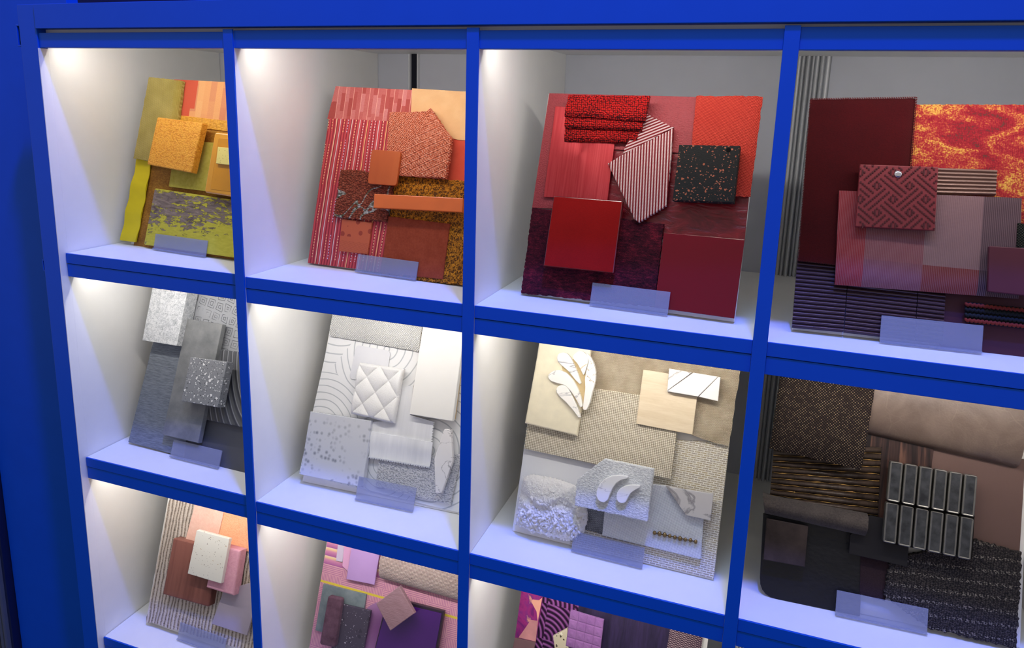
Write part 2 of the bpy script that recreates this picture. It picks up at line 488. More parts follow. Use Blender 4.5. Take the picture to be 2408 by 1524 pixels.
def holder(label, tl, tr, br, bl, b, h=.0145):
    """frosted acrylic ledge standing on the shelf against the foot of a board"""
    P = b.pts((tl, tr, br, bl), h)
    ti = math.atan2(b.nn.z, b.up.z); fl = -h*math.tan(ti) + .0004
    y0 = fl; y1 = (P[0].y + P[1].y)/2; x0 = (P[0].x+P[3].x)/2; x1 = (P[1].x+P[2].x)/2
    mw = Matrix((b.e, b.up, b.nn)).transposed().to_4x4(); org = b.B + b.e*x0 + b.up*y0 + b.nn*h; mw.translation = org
    t = thing('acrylic_holder', label, 'holder', mw, 'frosted acrylic holders on the shelves')
    L = x1-x0; sl = (P[0].x-P[3].x)/2
    bm = bmesh.new(); bm_box(bm, 0, L, 0.0008, y1-y0, 0, .0022, .0004)
    from_bm('front_plate', bm, ACRYL, t)
    bm = bmesh.new(); bm_box(bm, 0, L, .0016, .004, .0022, .0050, .0003)
    from_bm('foot', bm, ACRYL, t)
    return t

g = G('frosted_acrylic')
tr = g.n('ShaderNodeBsdfTransparent'); tr.inputs[0].default_value = (.93, .94, .97, 1)
mx = g.n('ShaderNodeMixShader'); mx.inputs[0].default_value = .38
g.done('#aab0c6', .35, g.noise(700, 2), dist=.0002, spec=.5)
g.nt.links.new(tr.outputs[0], mx.inputs[1]); g.nt.links.new(g.b.outputs[0], mx.inputs[2]); g.nt.links.new(mx.outputs[0], g.out.inputs[0])
ACRYL = g.mat

# ================================================================== board 1: yellow
def m_patchwork():
    g = G('peach_patchwork')
    v = g.map((1, 1, 1), 90)
    br = g.n('ShaderNodeTexBrick'); g.set(br.inputs['Vector'], v)
    br.inputs['Scale'].default_value = 1.0; br.inputs['Brick Width'].default_value = .055; br.inputs['Row Height'].default_value = .016
    br.inputs['Mortar Size'].default_value = 0; br.offset = .37; br.offset_frequency = 2; br.squash = .7; br.squash_frequency = 3
    br.inputs['Color1'].default_value = (0, 0, 0, 1); br.inputs['Color2'].default_value = (1, 1, 1, 1)
    n = g.noise(500, 2)
    f = g.m('ADD', g.xyz(br.outputs[0])[0], g.m('MULTIPLY_ADD', n, .3, -.15), clamp=True)
    c = g.ramp(f, [(0, '#c47a5a'), (.35, '#cc8a60'), (.7, '#d89c66'), (1, '#dcaa74')])
    red = g.rampv(g.m('ADD', g.xyz()[0], g.m('MULTIPLY', g.m('LESS_THAN', g.xyz()[1], .28), .012)), .125, .124)
    return g.done(g.mix(red, c, '#c2543c'), .8, n, dist=.0004)
def m_distressed():
    g = G('distressed_yellow_paint')
    v = g.map((1, 3.2, 1), 4)
    woodc = g.ramp(g.noise(26, 5, g.map((1, 4, 1), 0), .6, 1.5), [(.3, '#5a4e4a'), (.55, '#8a7a70'), (.75, '#b4a494')])
    n = g.noise(52, 6, v, .7, .4); big = g.noise(12, 2)
    Y = g.xyz()[1]
    edge = g.m('ADD', g.rampv(Y, .075, .02), g.m('MULTIPLY', g.rampv(Y, .105, .118), .9))
    k = g.m('ADD', g.m('ADD', n, g.m('MULTIPLY', edge, .24)), g.m('MULTIPLY_ADD', big, .35, -.2))
    right = g.m('MULTIPLY', g.rampv(g.xyz()[0], .06, .2), .07)
    sel = g.rampv(g.m('ADD', k, right), .56, .58)
    paint = g.mix(g.noise(70, 4, v), '#aaa22a', '#d8ce50')
    return g.done(g.mix(sel, woodc, paint), .7, sel, dist=.0007)
def m_goldweave():
    g = G('gold_brown_weave')
    v = g.map((1, 2.4, 1), 0); n = g.noise(220, 4, v, .7); b = g.noise(18, 2)
    k = g.m('MULTIPLY_ADD', b, .5, g.m('MULTIPLY', n, .6))
    return g.done(g.ramp(k, [(.3, '#5e3c12'), (.55, '#94641f'), (.8, '#d09a3c')]), .6, n, dist=.0006)
z1 = ZS[0]
b = Board('yellow_sample_board', 'yellow and ochre material sample board, leftmost in the top row', (.036, .130, z1), -5.4, 14.5, .333, .333)
slab(b, 'gold_wallpaper', 'brown gold textured wallpaper', C('1', (330, 360), (1150, 470), (1130, 1455), (203, 1325)), .003, .0026, m_goldweave())
slab(b, 'patchwork_wallpaper', 'peach and orange patchwork wallpaper', C('1', (505, 84), (1190, 118), (1170, 440), (470, 365)), .004, .003, m_patchwork())
slab(b, 'amber_wallpaper', 'amber crackled wallpaper strip', C('1', (440, 340), (1170, 425), (1160, 500), (430, 420)), .005, .003, leather('#dca030', c2='#bd7f1e', scale=220))
patch(b, 'ribbon', 'bright yellow satin ribbon', C('1', (228, 660), (330, 675), (215, 1300), (100, 1285)), .009, .003, plain('#d8c41c', .5, var=.05), waves(.003, 3.2, 1), 6, 40, bow=(-.002, .002, 0, 0))
patch(b, 'folded_fabric', 'olive woven fabric, folded lengthwise', C('1', (318, 66), (548, 92), (470, 715), (203, 675)), .018, .012, weave('#9c8a36', '#d0be70', .0021, rot=35, cn=25), lambda s, t: -.007*max(0, (s-.85)/.15)**2, 20, 30, wob=.0012)
slab(b, 'lime_felt', 'lime green suede felt', C('1', (520, 530), (1130, 590), (1110, 965), (465, 885)), .010, .004, felt('#a89c36', '#c6ba58', 120, big=30), rnd=.003)
slab(b, 'amber_tray', 'translucent amber resin slab', C('1', (808, 475), (1160, 515), (1130, 990), (728, 928)), .030, .018, plain('#e09c28', .25, .5, coat=.4, var=.12, vscale=12), .005, .006, seg=3)
slab(b, 'tray_face', 'sunken amber face of the resin slab', C('1', (838, 520), (1140, 550), (1116, 950), (772, 905)), .0306, .002, plain('#cf8c14', .3, .5, coat=.3, var=.18, vscale=10), .0008, .004)
slab(b, 'pale_tile', 'pale yellow terrazzo tile', C('1', (832, 588), (1080, 612), (1066, 740), (817, 712)), .036, .006, terrazzo('#e8d880', [('#8c7c2e', 260, .2, .35), ('#b9a549', 180, .18, .4)]))
slab(b, 'painted_wood', 'weathered wood with flaking yellow paint', C('1', (362, 897), (1140, 1012), (1120, 1440), (280, 1318)), .0135, .008, m_distressed(), .0008, .004)
slab(b, 'leather_square', 'orange pebbled leather square', C('1', (380, 365), (716, 410), (632, 782), (303, 718)), .034, .014, leather('#e8a436', c2='#cf7f16', scale=300, dist=.0007), .003, .003, seg=3)
holder('frosted acrylic holder in front of the yellow sample board', *C('1', (358, 1242), (750, 1280), (758, 1415), (370, 1372)), b)

# ================================================================== board 2: coral
def m_redpatch():
    g = G('red_stripe_patchwork')
    X = g.xyz(); x = g.m('ADD', X[0], g.m('MULTIPLY_ADD', X[1], .02, 0))
    col = g.m('FLOOR', g.m('DIVIDE', x, .0088))
    wn = g.n('ShaderNodeTexWhiteNoise', noise_dimensions='1D'); g.set(wn.inputs['W'], col)
    row = g.m('FLOOR', g.m('ADD', g.m('DIVIDE', X[1], .034), g.m('MULTIPLY', wn.outputs[0], 7.0)))
    w2 = g.n('ShaderNodeTexWhiteNoise', noise_dimensions='2D'); cb = g.n('ShaderNodeCombineXYZ'); g.set(cb.inputs[0], col); g.set(cb.inputs[1], row); g.set(w2.inputs[0], cb.outputs[0])
    n = g.noise(420, 2)
    f = g.m('ADD', w2.outputs[0], g.m('MULTIPLY_ADD', n, .3, -.15), clamp=True)
    c = g.ramp(f, [(0, '#a84a44'), (.45, '#b65650'), (.8, '#c8706a'), (1, '#d08480')])
    ln = g.m('MULTIPLY', g.m('LESS_THAN', g.m('FRACT', g.m('DIVIDE', x, .0176)), .07), .75)
    return g.done(g.mix(ln, c, '#ecae9c'), .75, n, dist=.0004)
def m_beadstripe():
    g = G('red_beaded_stripes')
    w = g.m('MULTIPLY_ADD', g.noise(9, 2), .008, -.004)
    X = g.xyz(); x = g.m('ADD', X[0], w)
    base = g.ramp(g.sin(x, .0062), [(.05, '#8a2a34'), (.3, '#b83c44'), (.85, '#c84e50')])
    idx = g.m('FLOOR', g.m('DIVIDE', x, .0086)); fr = g.m('FRACT', g.m('DIVIDE', x, .0086))
    line = g.m('LESS_THAN', g.m('ABSOLUTE', g.m('SUBTRACT', fr, .5)), .10)
    wn = g.n('ShaderNodeTexWhiteNoise', noise_dimensions='1D'); g.set(wn.inputs['W'], idx)
    per = g.m('GREATER_THAN', g.m('FRACT', g.m('DIVIDE', X[1], .0052)), .5)
    seg = g.m('GREATER_THAN', g.noise(30, 1, g.map((.2, 1, 1))), .46)
    solid = g.m('GREATER_THAN', wn.outputs[0], .62)
    on = g.m('MULTIPLY', line, g.m('MAXIMUM', solid, g.m('MULTIPLY', per, seg)))
    cc = g.ramp(g.m('FRACT', g.m('MULTIPLY', wn.outputs[0], 7.3)), [(0, '#f0b878'), (.5, '#efd0a8'), (1, '#d8c4d4')])
    return g.done(g.mix(on, base, cc), .7, on, dist=.0006)
def m_herring(rot, p=.0125, q=.0042):
    g = G('herringbone_%d' % rot)
    v = g.map(1, rot); X = g.xyz(v)
    tri = g.m('PINGPONG', X[0], p/2)
    y = g.m('ADD', X[1], g.m('MULTIPLY', tri, 1.25))
    h = g.sin(y, q)
    n = g.noise(330, 3)
    yarn = g.m('ADD', g.m('MULTIPLY_ADD', h, .7, .15), g.m('MULTIPLY_ADD', n, 1.5, -.75), clamp=True)
    return g.done(g.ramp(yarn, [(.05, '#7a3a30'), (.25, '#c85a3c'), (.6, '#e07a56'), (.98, '#f4b8a0')]), .9, g.m('MULTIPLY_ADD', n, .8, h), dist=.0012, spec=.15)
def m_loops():
    g = G('looped_pile')
    v = g.map((1, 1.9, 1), -6)
    d = g.vor(235, v); rc = g.xyz(g.vor(235, v, out='Color'))
    nz = g.noise(20, 1, dist=.8)
    vein = g.m('LESS_THAN', g.m('ABSOLUTE', g.m('SUBTRACT', nz, .47)), .026)
    white = g.ramp(rc[0], [(.0, '#5d6a3c'), (.4, '#b7b7a4'), (.8, '#e8e4dc')])
    br = g.ramp(rc[0], [(0, '#9c4834'), (.6, '#b85c42'), (1, '#cc7256')])
    col = g.mix(vein, br, white)
    k = g.rampv(d, .75, .1)
    return g.done(g.mix(g.m('MULTIPLY_ADD', k, .75, .25, True), '#38180f', col), .9, k, dist=.003, spec=.15)
def m_scrub(c1='#5c3408', c2='#dc8e20', scale=130):
    g = G('curly_mesh')
    v = g.n('ShaderNodeVectorMath', operation='MULTIPLY_ADD'); nn = g.n('ShaderNodeTexNoise'); g.set(nn.inputs['Vector'], g.P); nn.inputs['Scale'].default_value = 160
    g.set(v.inputs[0], nn.outputs['Color']); v.inputs[1].default_value = (.010,)*3; g.set(v.inputs[2], g.P)
    d = g.vor(scale, v.outputs[0], 'DISTANCE_TO_EDGE'); d2 = g.vor(scale*1.3, g.map(1, 40, (.3, .2, 0), v.outputs[0]), 'DISTANCE_TO_EDGE')
    k = g.m('MAXIMUM', g.rampv(d, .16, .02), g.m('MULTIPLY', g.rampv(d2, .12, .02), .7))
    return g.done(g.ramp(k, [(.1, c1), (.4, '#b06a12'), (.9, c2)]), .6, k, dist=.003)
def m_dots():
    g = G('terracotta_dots')
    d = g.vor(62, g.map(1, 20), rnd=.35); Y = g.xyz()[1]
    e = g.vor(330, g.map(1, 10), 'DISTANCE_TO_EDGE', rnd=.1)
    up = g.m('GREATER_THAN', Y, .058)
    f1 = g.m('MULTIPLY', g.m('LESS_THAN', d, .40), up)
    f2 = g.m('MULTIPLY', g.m('MULTIPLY', g.m('LESS_THAN', e, .06), .6), g.m('LESS_THAN', Y, .05))
    c = g.mix(f1, '#c2603f', '#9c4230')
    return g.done(g.mix(f2, c, '#8d3c28'), .6)
b = Board('coral_sample_board', 'coral and orange material sample board, second in the top row', (.448, .139, z1), -5.0, 15.8, .333, .330)
slab(b, 'striped_wallpaper', 'dusty red striped patchwork wallpaper', C('2', (290, 66), (830, 92), (822, 330), (232, 292)), .003, .0026, m_redpatch())
P2 = [(817, 80), (1420, 118), (1400, 470), (1300, 455), (1250, 428), (1185, 440), (1140, 438), (1085, 425), (1000, 420), (800, 400)]
slab(b, 'coral_wallpaper', 'bright coral linen wallpaper', C('2', (800, 380), (1400, 440), (1380, 740), (780, 700)), .003, .0026, weave('#d24a35', '#e3654c', .0016, dist=.0003))
slab(b, 'peach_wallpaper', 'pale peach linen wallpaper with a scalloped end', C('2', *P2), .0045, .002, weave('#e2b07c', '#efc592', .0016, dist=.0003))
slab(b, 'beaded_textile', 'red striped textile with beaded pale lines', C('2', (243, 287), (655, 306), (640, 1360), (440, 1327), (98, 1285)), .008, .004, m_beadstripe())
slab(b, 'curly_mesh', 'amber curly fibre mesh', C('2', (700, 680), (1400, 735), (1370, 1462), (600, 1376)), .0115, .009, m_scrub(), .002, rough=.0012)
slab(b, 'herringbone_fabric', 'orange herringbone fabric folded over', C('2', (660, 245), (915, 238), (940, 215), (1086, 425), (1075, 520), (1045, 703), (850, 692), (640, 500)), .018, .008, m_herring(2), .002, rough=.0009)
slab(b, 'herringbone_fold', 'folded flap of orange herringbone fabric', C('2', (945, 222), (1085, 425), (1076, 520), (1044, 700), (850, 690), (728, 682), (735, 512), (800, 470), (880, 350)), .0225, .004, m_herring(62), .0018, rough=.0009)
slab(b, 'looped_carpet', 'brown looped carpet with white and olive veins', C('2', (325, 640), (700, 665), (640, 1002), (275, 968)), .016, .009, m_loops(), .002, rough=.0015)
slab(b, 'dotted_tile', 'terracotta sample printed with dots', C('2', (334, 982), (541, 1006), (510, 1225), (312, 1203)), .012, .004, m_dots())
slab(b, 'rust_felt', 'rust red felt square', C('2', (652, 962), (1079, 1015), (1028, 1398), (600, 1352)), .0135, .008, felt('#843620', '#a04a30', 330, big=60), .0012, rough=.0004)
slab(b, 'wood_chip', 'small terracotta wood chip with round corners', C('2', (538, 502), (739, 517), (708, 753), (510, 738)), .028, .005, wood('#a8481f', '#bd5c2c', 10, .08, 0, .45), .0008, .006)
slab(b, 'orange_tile', 'long glazed orange tile bar', C('2', (557, 808), (1168, 838), (1161, 936), (550, 905)), .034, .010, plain('#dc6a30', .22, .5, coat=.3, var=.05), .0012)
holder('frosted acrylic holder in front of the coral sample board', *C('2', (437, 1225), (857, 1275), (855, 1410), (440, 1362)), b)

# ================================================================== board 3: red
def m_brushed():
    g = G('brushed_red_metal')
    n = g.noise(300, 3, g.map((1, .02, 1), -2), .6)
    g.b.inputs['Anisotropic'].default_value = .7
    return g.done(g.ramp(n, [(.3, '#a8242c'), (.7, '#c4464a')]), .42, n, dist=.0002, metal=.55, spec=.5)
def m_knitred():
    g = G('red_black_knit')
    v = g.map((1, 1.15, 1), -4); d = g.vor(310, v, rnd=.45)
    k = g.rampv(d, .62, .12); n = g.noise(14, 2)
    return g.done(g.ramp(g.m('ADD', k, g.m('MULTIPLY_ADD', n, .6, -.3), clamp=True), [(.06, '#3a080c'), (.3, '#a81416'), (.9, '#d82420')]), .8, k, dist=.0022, spec=.2)
def m_stripes(rot, p=.0043):
    g = G('red_white_stripes_%d' % rot)
    X = g.xyz(g.map(1, rot)); h = g.sin(X[0], p); tw = g.sin(g.m('ADD', X[1], g.m('MULTIPLY', X[0], .6)), .0022)
    s = g.rampv(h, .42, .58)
    c = g.mix(g.m('MULTIPLY', g.m('MULTIPLY', s, tw), .35), g.mix(s, '#7d1d24', '#e3cccb'), '#a0444a')
    return g.done(c, .8, g.m('MULTIPLY_ADD', tw, .3, s), dist=.0009)
def m_orangeknit():
    g = G('orange_red_knit')
    X = g.xyz(g.map(1, 0)); a = g.m('SINE', g.m('MULTIPLY', g.m('ADD', X[0], g.m('MULTIPLY', X[1], .5)), 2*math.pi/.0036)); c = g.m('SINE', g.m('MULTIPLY', g.m('SUBTRACT', X[1], g.m('MULTIPLY', X[0], .55)), 2*math.pi/.0032))
    h = g.m('MULTIPLY_ADD', g.m('MULTIPLY', a, c), .5, .5)
    return g.done(g.ramp(g.m('MULTIPLY_ADD', g.noise(30, 2), .25, g.m('MULTIPLY', h, .85)), [(.1, '#8e1a16'), (.4, '#b8322a'), (.85, '#d2503e')]), .8, h, dist=.001)
def m_heather(c1, c2, c3):
    g = G('heather_' + c1[1:])
    v = g.map((1, 3, 1)); n = g.noise(90, 4, v, .7); w = g.noise(500, 2, g.map((1, 2.2, 1))); b_ = g.noise(24, 2, dist=1)
    k = g.m('ADD', g.m('MULTIPLY', n, .45), g.m('ADD', g.m('MULTIPLY', w, .35), g.m('MULTIPLY', b_, .3)))
    return g.done(g.ramp(k, [(.42, c1), (.56, c2), (.72, c3)]), .9, w, dist=.0011, spec=.15)
def m_satin():
    g = G('crumpled_satin')
    n = g.noise(26, 5, g.map((1, 2.5, 1), 20), .6, 2.0)
    return g.done(g.ramp(n, [(.3, '#5e0a14'), (.7, '#8e1826')]), .25, n, dist=.0012, spec=.5, coat=.1)
b = Board('red_sample_board', 'red and crimson material sample board, third in the top row', (.877, .099, z1), -3.7, 16.3, .332, .330)
slab(b, 'crumpled_satin', 'dark crimson crumpled satin', C('3', (560, 330), (1500, 420), (1448, 960), (480, 900)), .0035, .003, m_satin())
slab(b, 'rose_leather', 'dusty rose leather sheet', C('3', (240, 50), (1290, 76), (1262, 430), (640, 398), (560, 780), (134, 758)), .006, .0024, leather('#98353c', scale=420, dist=.0004, c2='#8a2e34'), .0004)
slab(b, 'brushed_plate', 'red brushed metal plate', C('3', (278, 130), (668, 160), (600, 713), (205, 692)), .010, .0025, m_brushed(), .0006)
patch(b, 'orange_red_knit', 'orange red knitted fabric', C('3', (1150, 68), (1560, 68), (1480, 690), (1090, 668)), .011, .005, m_orangeknit(), lambda s, t: -.003*max(0, (s-.85)/.15)**2, 24, 24, wob=.0014)
slab(b, 'maroon_fabric', 'maroon heathered fabric', C('3', (135, 757), (950, 858), (889, 1372), (65, 1285)), .009, .004, m_heather('#1b0a14', '#4d1422', '#8a2434'), .0008, rough=.0008)
slab(b, 'crimson_glass', 'glossy crimson back-painted glass panel', C('3', (948, 912), (1448, 955), (1383, 1443), (890, 1375)), .011, .004, plain('#74041c', .1, .3, coat=.1, var=.01), .0006)
mk = m_knitred()
for (qd, hh) in ((((344, 225), (800, 250), (782, 356), (330, 343)), .017), (((344, 170), (822, 205), (810, 281), (332, 263)), .0235), (((362, 60), (860, 68), (829, 224), (329, 188)), .030)):
    patch(b, 'pleated_fabric', 'bright red knitted fabric folded in three pleats' if hh > .029 else 'lower pleat of the red knitted fabric', C('3', *qd), hh, .006, mk, lambda s, t: -.005*max(0, (t-.72)/.28)**2.5, 30, 16, wob=.0016)
slab(b, 'striped_fabric', 'red and white striped fabric, folded to a point', C('3', (1009, 264), (966, 745), (795, 850), (765, 830), (600, 485), (690, 430)), .016, .006, m_stripes(-5), .0015, rough=.0006)
slab(b, 'striped_fold', 'folded top of the red and white striped fabric', C('3', (845, 180), (1010, 262), (690, 432), (720, 360), (790, 290)), .0158, .005, m_stripes(65), .0012, rough=.0006)
fl = slab(b, 'flecked_rubber_tile', 'black rubber tile with copper flecks', C('3', (1043, 368), (1420, 375), (1382, 727), (1002, 712)), .032, .014, terrazzo('#202122', [('#a86048', 160, .28, .55), ('#bc745a', 260, .26, .5), ('#b06850', 110, .20, .45)], rough=.75, spec=.2, bump=1), .0012)
pc = b.px(*C('3', (1348, 402))[0], .032)
bm = bmesh.new(); bmesh.ops.create_cone(bm, cap_ends=True, segments=20, radius1=.0032, radius2=.0032, depth=.0006, matrix=Matrix.Translation((pc.x, pc.y, .0322)))
from_bm('drilled_hole', bm, plain('#020203', .9), fl)
vt = slab(b, 'glass_base', 'clear edge of the red velvet tile', C('3', (268, 685), (690, 718), (634, 1165), (203, 1121)), .026, .012, plain('#5c1018', .1, .6, coat=.5), .0012)
slab(b, 'velvet_face', 'deep red velvet', C('3', (270, 690), (688, 722), (632, 1158), (208, 1114)), .031, .005, felt('#860c0a', '#9c120f', 600, dist=.0003, big=20, sheen=.4), .0006)
holder('frosted acrylic holder in front of the red sample board', *C('3', (505, 1222), (987, 1277), (977, 1420), (497, 1360)), b)

# ================================================================== board 4: burgundy
def m_flame():
    g = G('flame_weave')
    n = g.noise(13, 4, g.map((1, 1.9, 1), 8), .55, 1.6); w = g.noise(520, 2); X = g.xyz()
    k = g.m('ADD', n, g.m('MULTIPLY_ADD', w, .62, -.31))
    t = g.sin(X[0], .0022)
    c = g.ramp(k, [(.24, '#6a3a34'), (.32, '#941a2a'), (.47, '#ac2a34'), (.56, '#c25a3c'), (.67, '#e6b052')])
    return g.done(c, .75, g.m('MULTIPLY_ADD', w, .6, t), dist=.0007)
def m_gauze(Xs, cols):
    g = G('gauze_checks')
    X = g.xyz(); th = g.sin(X[0], .0021); tw = g.sin(X[1], .0018)
    col = lin(cols[0][0])
    c = cols[0][0]
    y0 = Xs['y']
    for (x, (cu, cl)) in zip(Xs['x'], cols[1:]):
        f = g.m('GREATER_THAN', g.m('ADD', X[0], g.m('MULTIPLY', X[1], Xs['k'])), x)
        up = g.m('GREATER_THAN', g.m('ADD', X[1], g.m('MULTIPLY', X[0], Xs['ky'])), y0)
        c = g.mix(f, c, g.mix(up, cl, cu))
    c = g.mix(g.m('MULTIPLY', th, .22), c, '#b99aa0')
    return g.done(c, .7, g.m('MULTIPLY_ADD', tw, .3, th), dist=.00025)
b = Board('burgundy_sample_board', 'burgundy and plum material sample board, rightmost in the top row', (1.286, .074, z1), 1.8, 17.0, .333, .327)
slab(b, 'plum_panel', 'dark plum backing paper', C('4b', (1150, 700), (2150, 820), (2110, 1470), (1290, 1375)), .003, .0026, plain('#4a2634', .5, var=.06))
slab(b, 'flame_fabric', 'red and gold flame-patterned fabric', C('4a', (1200, 742), (2500, 745), (2440, 2000), (1150, 1900)), .007, .004, m_flame(), .001, rough=.0006)
# aubergine ribbed panels
rib = plain('#35202c', .35, .5, var=.05)
def ribs(b, name, label, quad, h, th, n, mat, depth, duty=.78, parent=None, sep=None, prof=1.0):
    A, B_, C_, D = b.pts(quad, h)
    bm = bmesh.new(); K = 6
    rows = []
    for r in range(n):
        for k in range(K+1):
            q = k/K; t = (r + (1-duty)/2 + duty*q)/n
            rows.append((t, h - depth*(1-math.sin(math.pi*q)**.55)))
        rows.append(((r+1-(1-duty)/2*.5)/n, h-depth*1.15))
    rows = [(0, h-depth*1.15)] + rows[:-1] + [(1, h-depth*1.15)]
    L, R_, L0, R0 = [], [], [], []
    for t, z in rows:
        p, q = A.lerp(D, t), B_.lerp(C_, t)
        L.append(bm.verts.new((p.x, p.y, z))); R_.append(bm.verts.new((q.x, q.y, z)))
        L0.append(bm.verts.new((p.x, p.y, h-th))); R0.append(bm.verts.new((q.x, q.y, h-th)))
    for i in range(len(rows)-1):
        bm.faces.new((L[i], L[i+1], R_[i+1], R_[i])); bm.faces.new((L0[i], L[i], L[i+1], L0[i+1])) ; bm.faces.new((R_[i], R0[i], R0[i+1], R_[i+1])); bm.faces.new((L0[i], L0[i+1], R0[i+1], R0[i]))
    bm.faces.new((L[0], R_[0], R0[0], L0[0])); bm.faces.new((L[-1], L0[-1], R0[-1], R_[-1]))
    return from_bm(name, bm, mat, parent or b.t, False, label)
for k, (q, n_) in enumerate(((((124, 640), (540, 680), (497, 1252), (78, 1214)), 17), (((546, 680), (1112, 745), (1075, 1322), (503, 1254)), 17), (((1118, 745), (1340, 772), (1305, 1350), (1081, 1322)), 17))):
    ribs(b, 'ribbed_panel', 'aubergine ribbed metal panel', C('4b', *q), .012, .008, n_, plain('#3a2432', .3, .6, metal=.35, var=.05), .0022, .8)
vp = [(268, 695), (1262, 680), (1130, 2330), (152, 2213)]
vel = patch(b, 'velvet_swatch', 'dark burgundy velvet swatch', C('4a', *vp), .018, .009, felt('#2c070c', '#4a0d12', 700, dist=.0004, big=14, sheen=.35), lambda s, t: -.003*max(0, (s-.9)/.1)**2 - .002*max(0, (.06-t)/.06)**2, 20, 30, wob=.001)
overlock(b, vel, C('4a', *vp), .0165, '#5e2024', .0022)
ribs(b, 'copper_ribs', 'copper ribbed strip', C('4a', (1400, 1335), (2030, 1358), (2015, 1600), (1390, 1586)), .014, .006, 7, plain('#8c7068', .32, .5, metal=.45, var=.05), .0026, .7)
GQ = C('4b', (462, 97), (1947, 160), (1930, 978), (428, 862))
gz = Board.pts(b, C('4b', (668, 560), (1152, 560), (1612, 560), (1140, 682), (1612, 690)), .022)
gcols = [('#86202a',), ('#7a444c', '#72404c'), ('#7e6064', '#6e2624'), ('#4c3840', '#301a24')]
gm = m_gauze({'x': [gz[0].x, gz[1].x, gz[2].x], 'k': 0.0, 'y': gz[3].y, 'ky': 0.02}, gcols)
patch(b, 'gauze_swatch', 'sheer checked gauze in red, mauve and rust', GQ, .022, .003, gm, lambda s, t: -.004*max(0, (t-.85)/.15)**2 + .001*math.sin(s*9), 24, 24)
pt = C('4b', (1685, 548), (2120, 575), (2100, 965), (1675, 920))
slab(b, 'plum_tile', 'plum coloured tile', pt, .034, .006, plain('#562634', .4, .3, var=.07), .001, .002)
slab(b, 'dark_tweed', 'dark green black tweed swatch', C('4b', (1920, 360), (2120, 385), (2110, 575), (1910, 555)), .0255, .004, fleckweave('#1a1c1c', '#34382e', '#6a6a58'), .001)
rp = C('4b', (1500, 1003), (2100, 1065), (2085, 1235), (1497, 1172))
A_, B2_, C2_, D_ = b.pts(rp, .018)
rg = slab(b, 'woven_trim', 'black woven trim with red braids', rp, .014, .008, fleckweave('#121218', '#1e2226', '#4a3030', p=.004, amt=.62), .002, .004)
for r in range(4):
    bm = bmesh.new(); t = (r+.5)/4; n_ = 34
    p0, p1 = A_.lerp(D_, t), B2_.lerp(C2_, t)
    for k in range(n_):
        p = p0.lerp(p1, (k+.5)/n_)
        q = bmesh.ops.create_icosphere(bm, subdivisions=1, radius=.0031)
        for v in q['verts']: v.co = Vector((p.x+v.co.x*.9+v.co.y*.5*(1 if k % 2 else -1), p.y+v.co.y*1.05, .0146+v.co.z*.9))
    from_bm('braid', bm, plain('#7a2420', .85) if r in (0, 3) and False else plain(('#6a2420', '#17181e', '#1c2026', '#7a2c24')[r], .85), rg, True)
em = slab(b, 'embossed_tile', 'maroon embossed leather tile with a rivet', C('4c', (190, 52), (1752, 108), (1682, 1372), (100, 1292)), .033, .006, plain('#7c2630', .38, .5, var=.04), .001)
bm = bmesh.new(); dm = bmesh.new()
def inside(x, y):
    l = 190 - 90*(y-52)/1240; r_ = 1752 - 70*(y-108)/1264
    tp = 52 + 56*(x-190)/1562; bt = 1292 + 80*(x-100)/1582
    return l+15 < x < r_-15 and tp+15 < y < bt-20
def stud(x, y, w, h_):
    if not inside(x, y): return
    p = b.px(*C('4c', (x, y))[0], .033)
    bm_box(bm, p.x-w/2, p.x+w/2, p.y-h_/2, p.y+h_/2, .0326, .0342)
for k in range(-3, 4):
    yy = 745 + 265*k
    for m_ in range(-2, 3):
        ex = (850 if k % 2 == 0 else 530) + 650*m_
        for (dx, dy) in ((0, -75), (0, 70), (-80, 0), (80, 0)): stud(ex+dx, yy+dy, .0021, .0022)
        for dx in (-42, 42): stud(ex+dx, yy, .0018, .0075)
        cx = ex + 325
        sg = -1 if k % 2 == 0 else 1
        for (ox, oy) in ((-40, 35), (40, -35)) if sg > 0 else ((-42, -35), (42, 35)):
            for q_ in range(-5, 6): stud(cx+ox+40*q_, yy+oy+34*q_*sg, .0021, .0022)
from_bm('embossed_studs', bm, plain('#4a0f1c', .35, .5), em, False, kind='stuff'); dm.free()
pc = b.px(*C('4c', (945, 250))[0], .033)
bm = bmesh.new(); ellipsoids(bm, [(pc.x, pc.y, .0335)], .0050, (1, 1, .55), 3)
from_bm('rivet', bm, plain('#e6e6ea', .08, .6, metal=1), em, True, 'polished steel rivet')
holder('frosted acrylic holder in front of the burgundy sample board', *C('4b', (810, 1115), (1645, 1198), (1610, 1405), (785, 1315)), b)

# ================================================================== board 5: grey
z2 = ZS[1]
def m_granite():
    g = G('white_granite')
    n = g.noise(120, 5, rough=.7, dist=.5); m_ = g.noise(420, 3)
    k = g.m('MULTIPLY_ADD', m_, .45, g.m('MULTIPLY', n, .6))
    return g.done(g.ramp(k, [(.38, '#969ba0'), (.48, '#b6babe'), (.6, '#d6d8da')]), .5)
def m_hexpaper():
    g = G('embossed_maze')
    v = g.map(1, 8); c1 = g.vor(46, v, 'DISTANCE_TO_EDGE', rnd=.25)
    k = g.sin(c1, .21); e = g.rampv(k, .16, .05)
    n = g.noise(40, 2); e = g.m('MULTIPLY', e, g.rampv(n, .4, .5))
    return g.done(g.mix(g.m('MULTIPLY', e, .7), '#9c9fa4', '#55585e'), .5, e, dist=-.0012)
def m_streak(c1, c2):
    g = G('streaked_' + c1[1:])
    n = g.noise(60, 4, g.map((1, 12, 1), -2), .7)
    return g.done(g.ramp(n, [(.3, c1), (.7, c2)]), .45, n, dist=.0005, spec=.4)
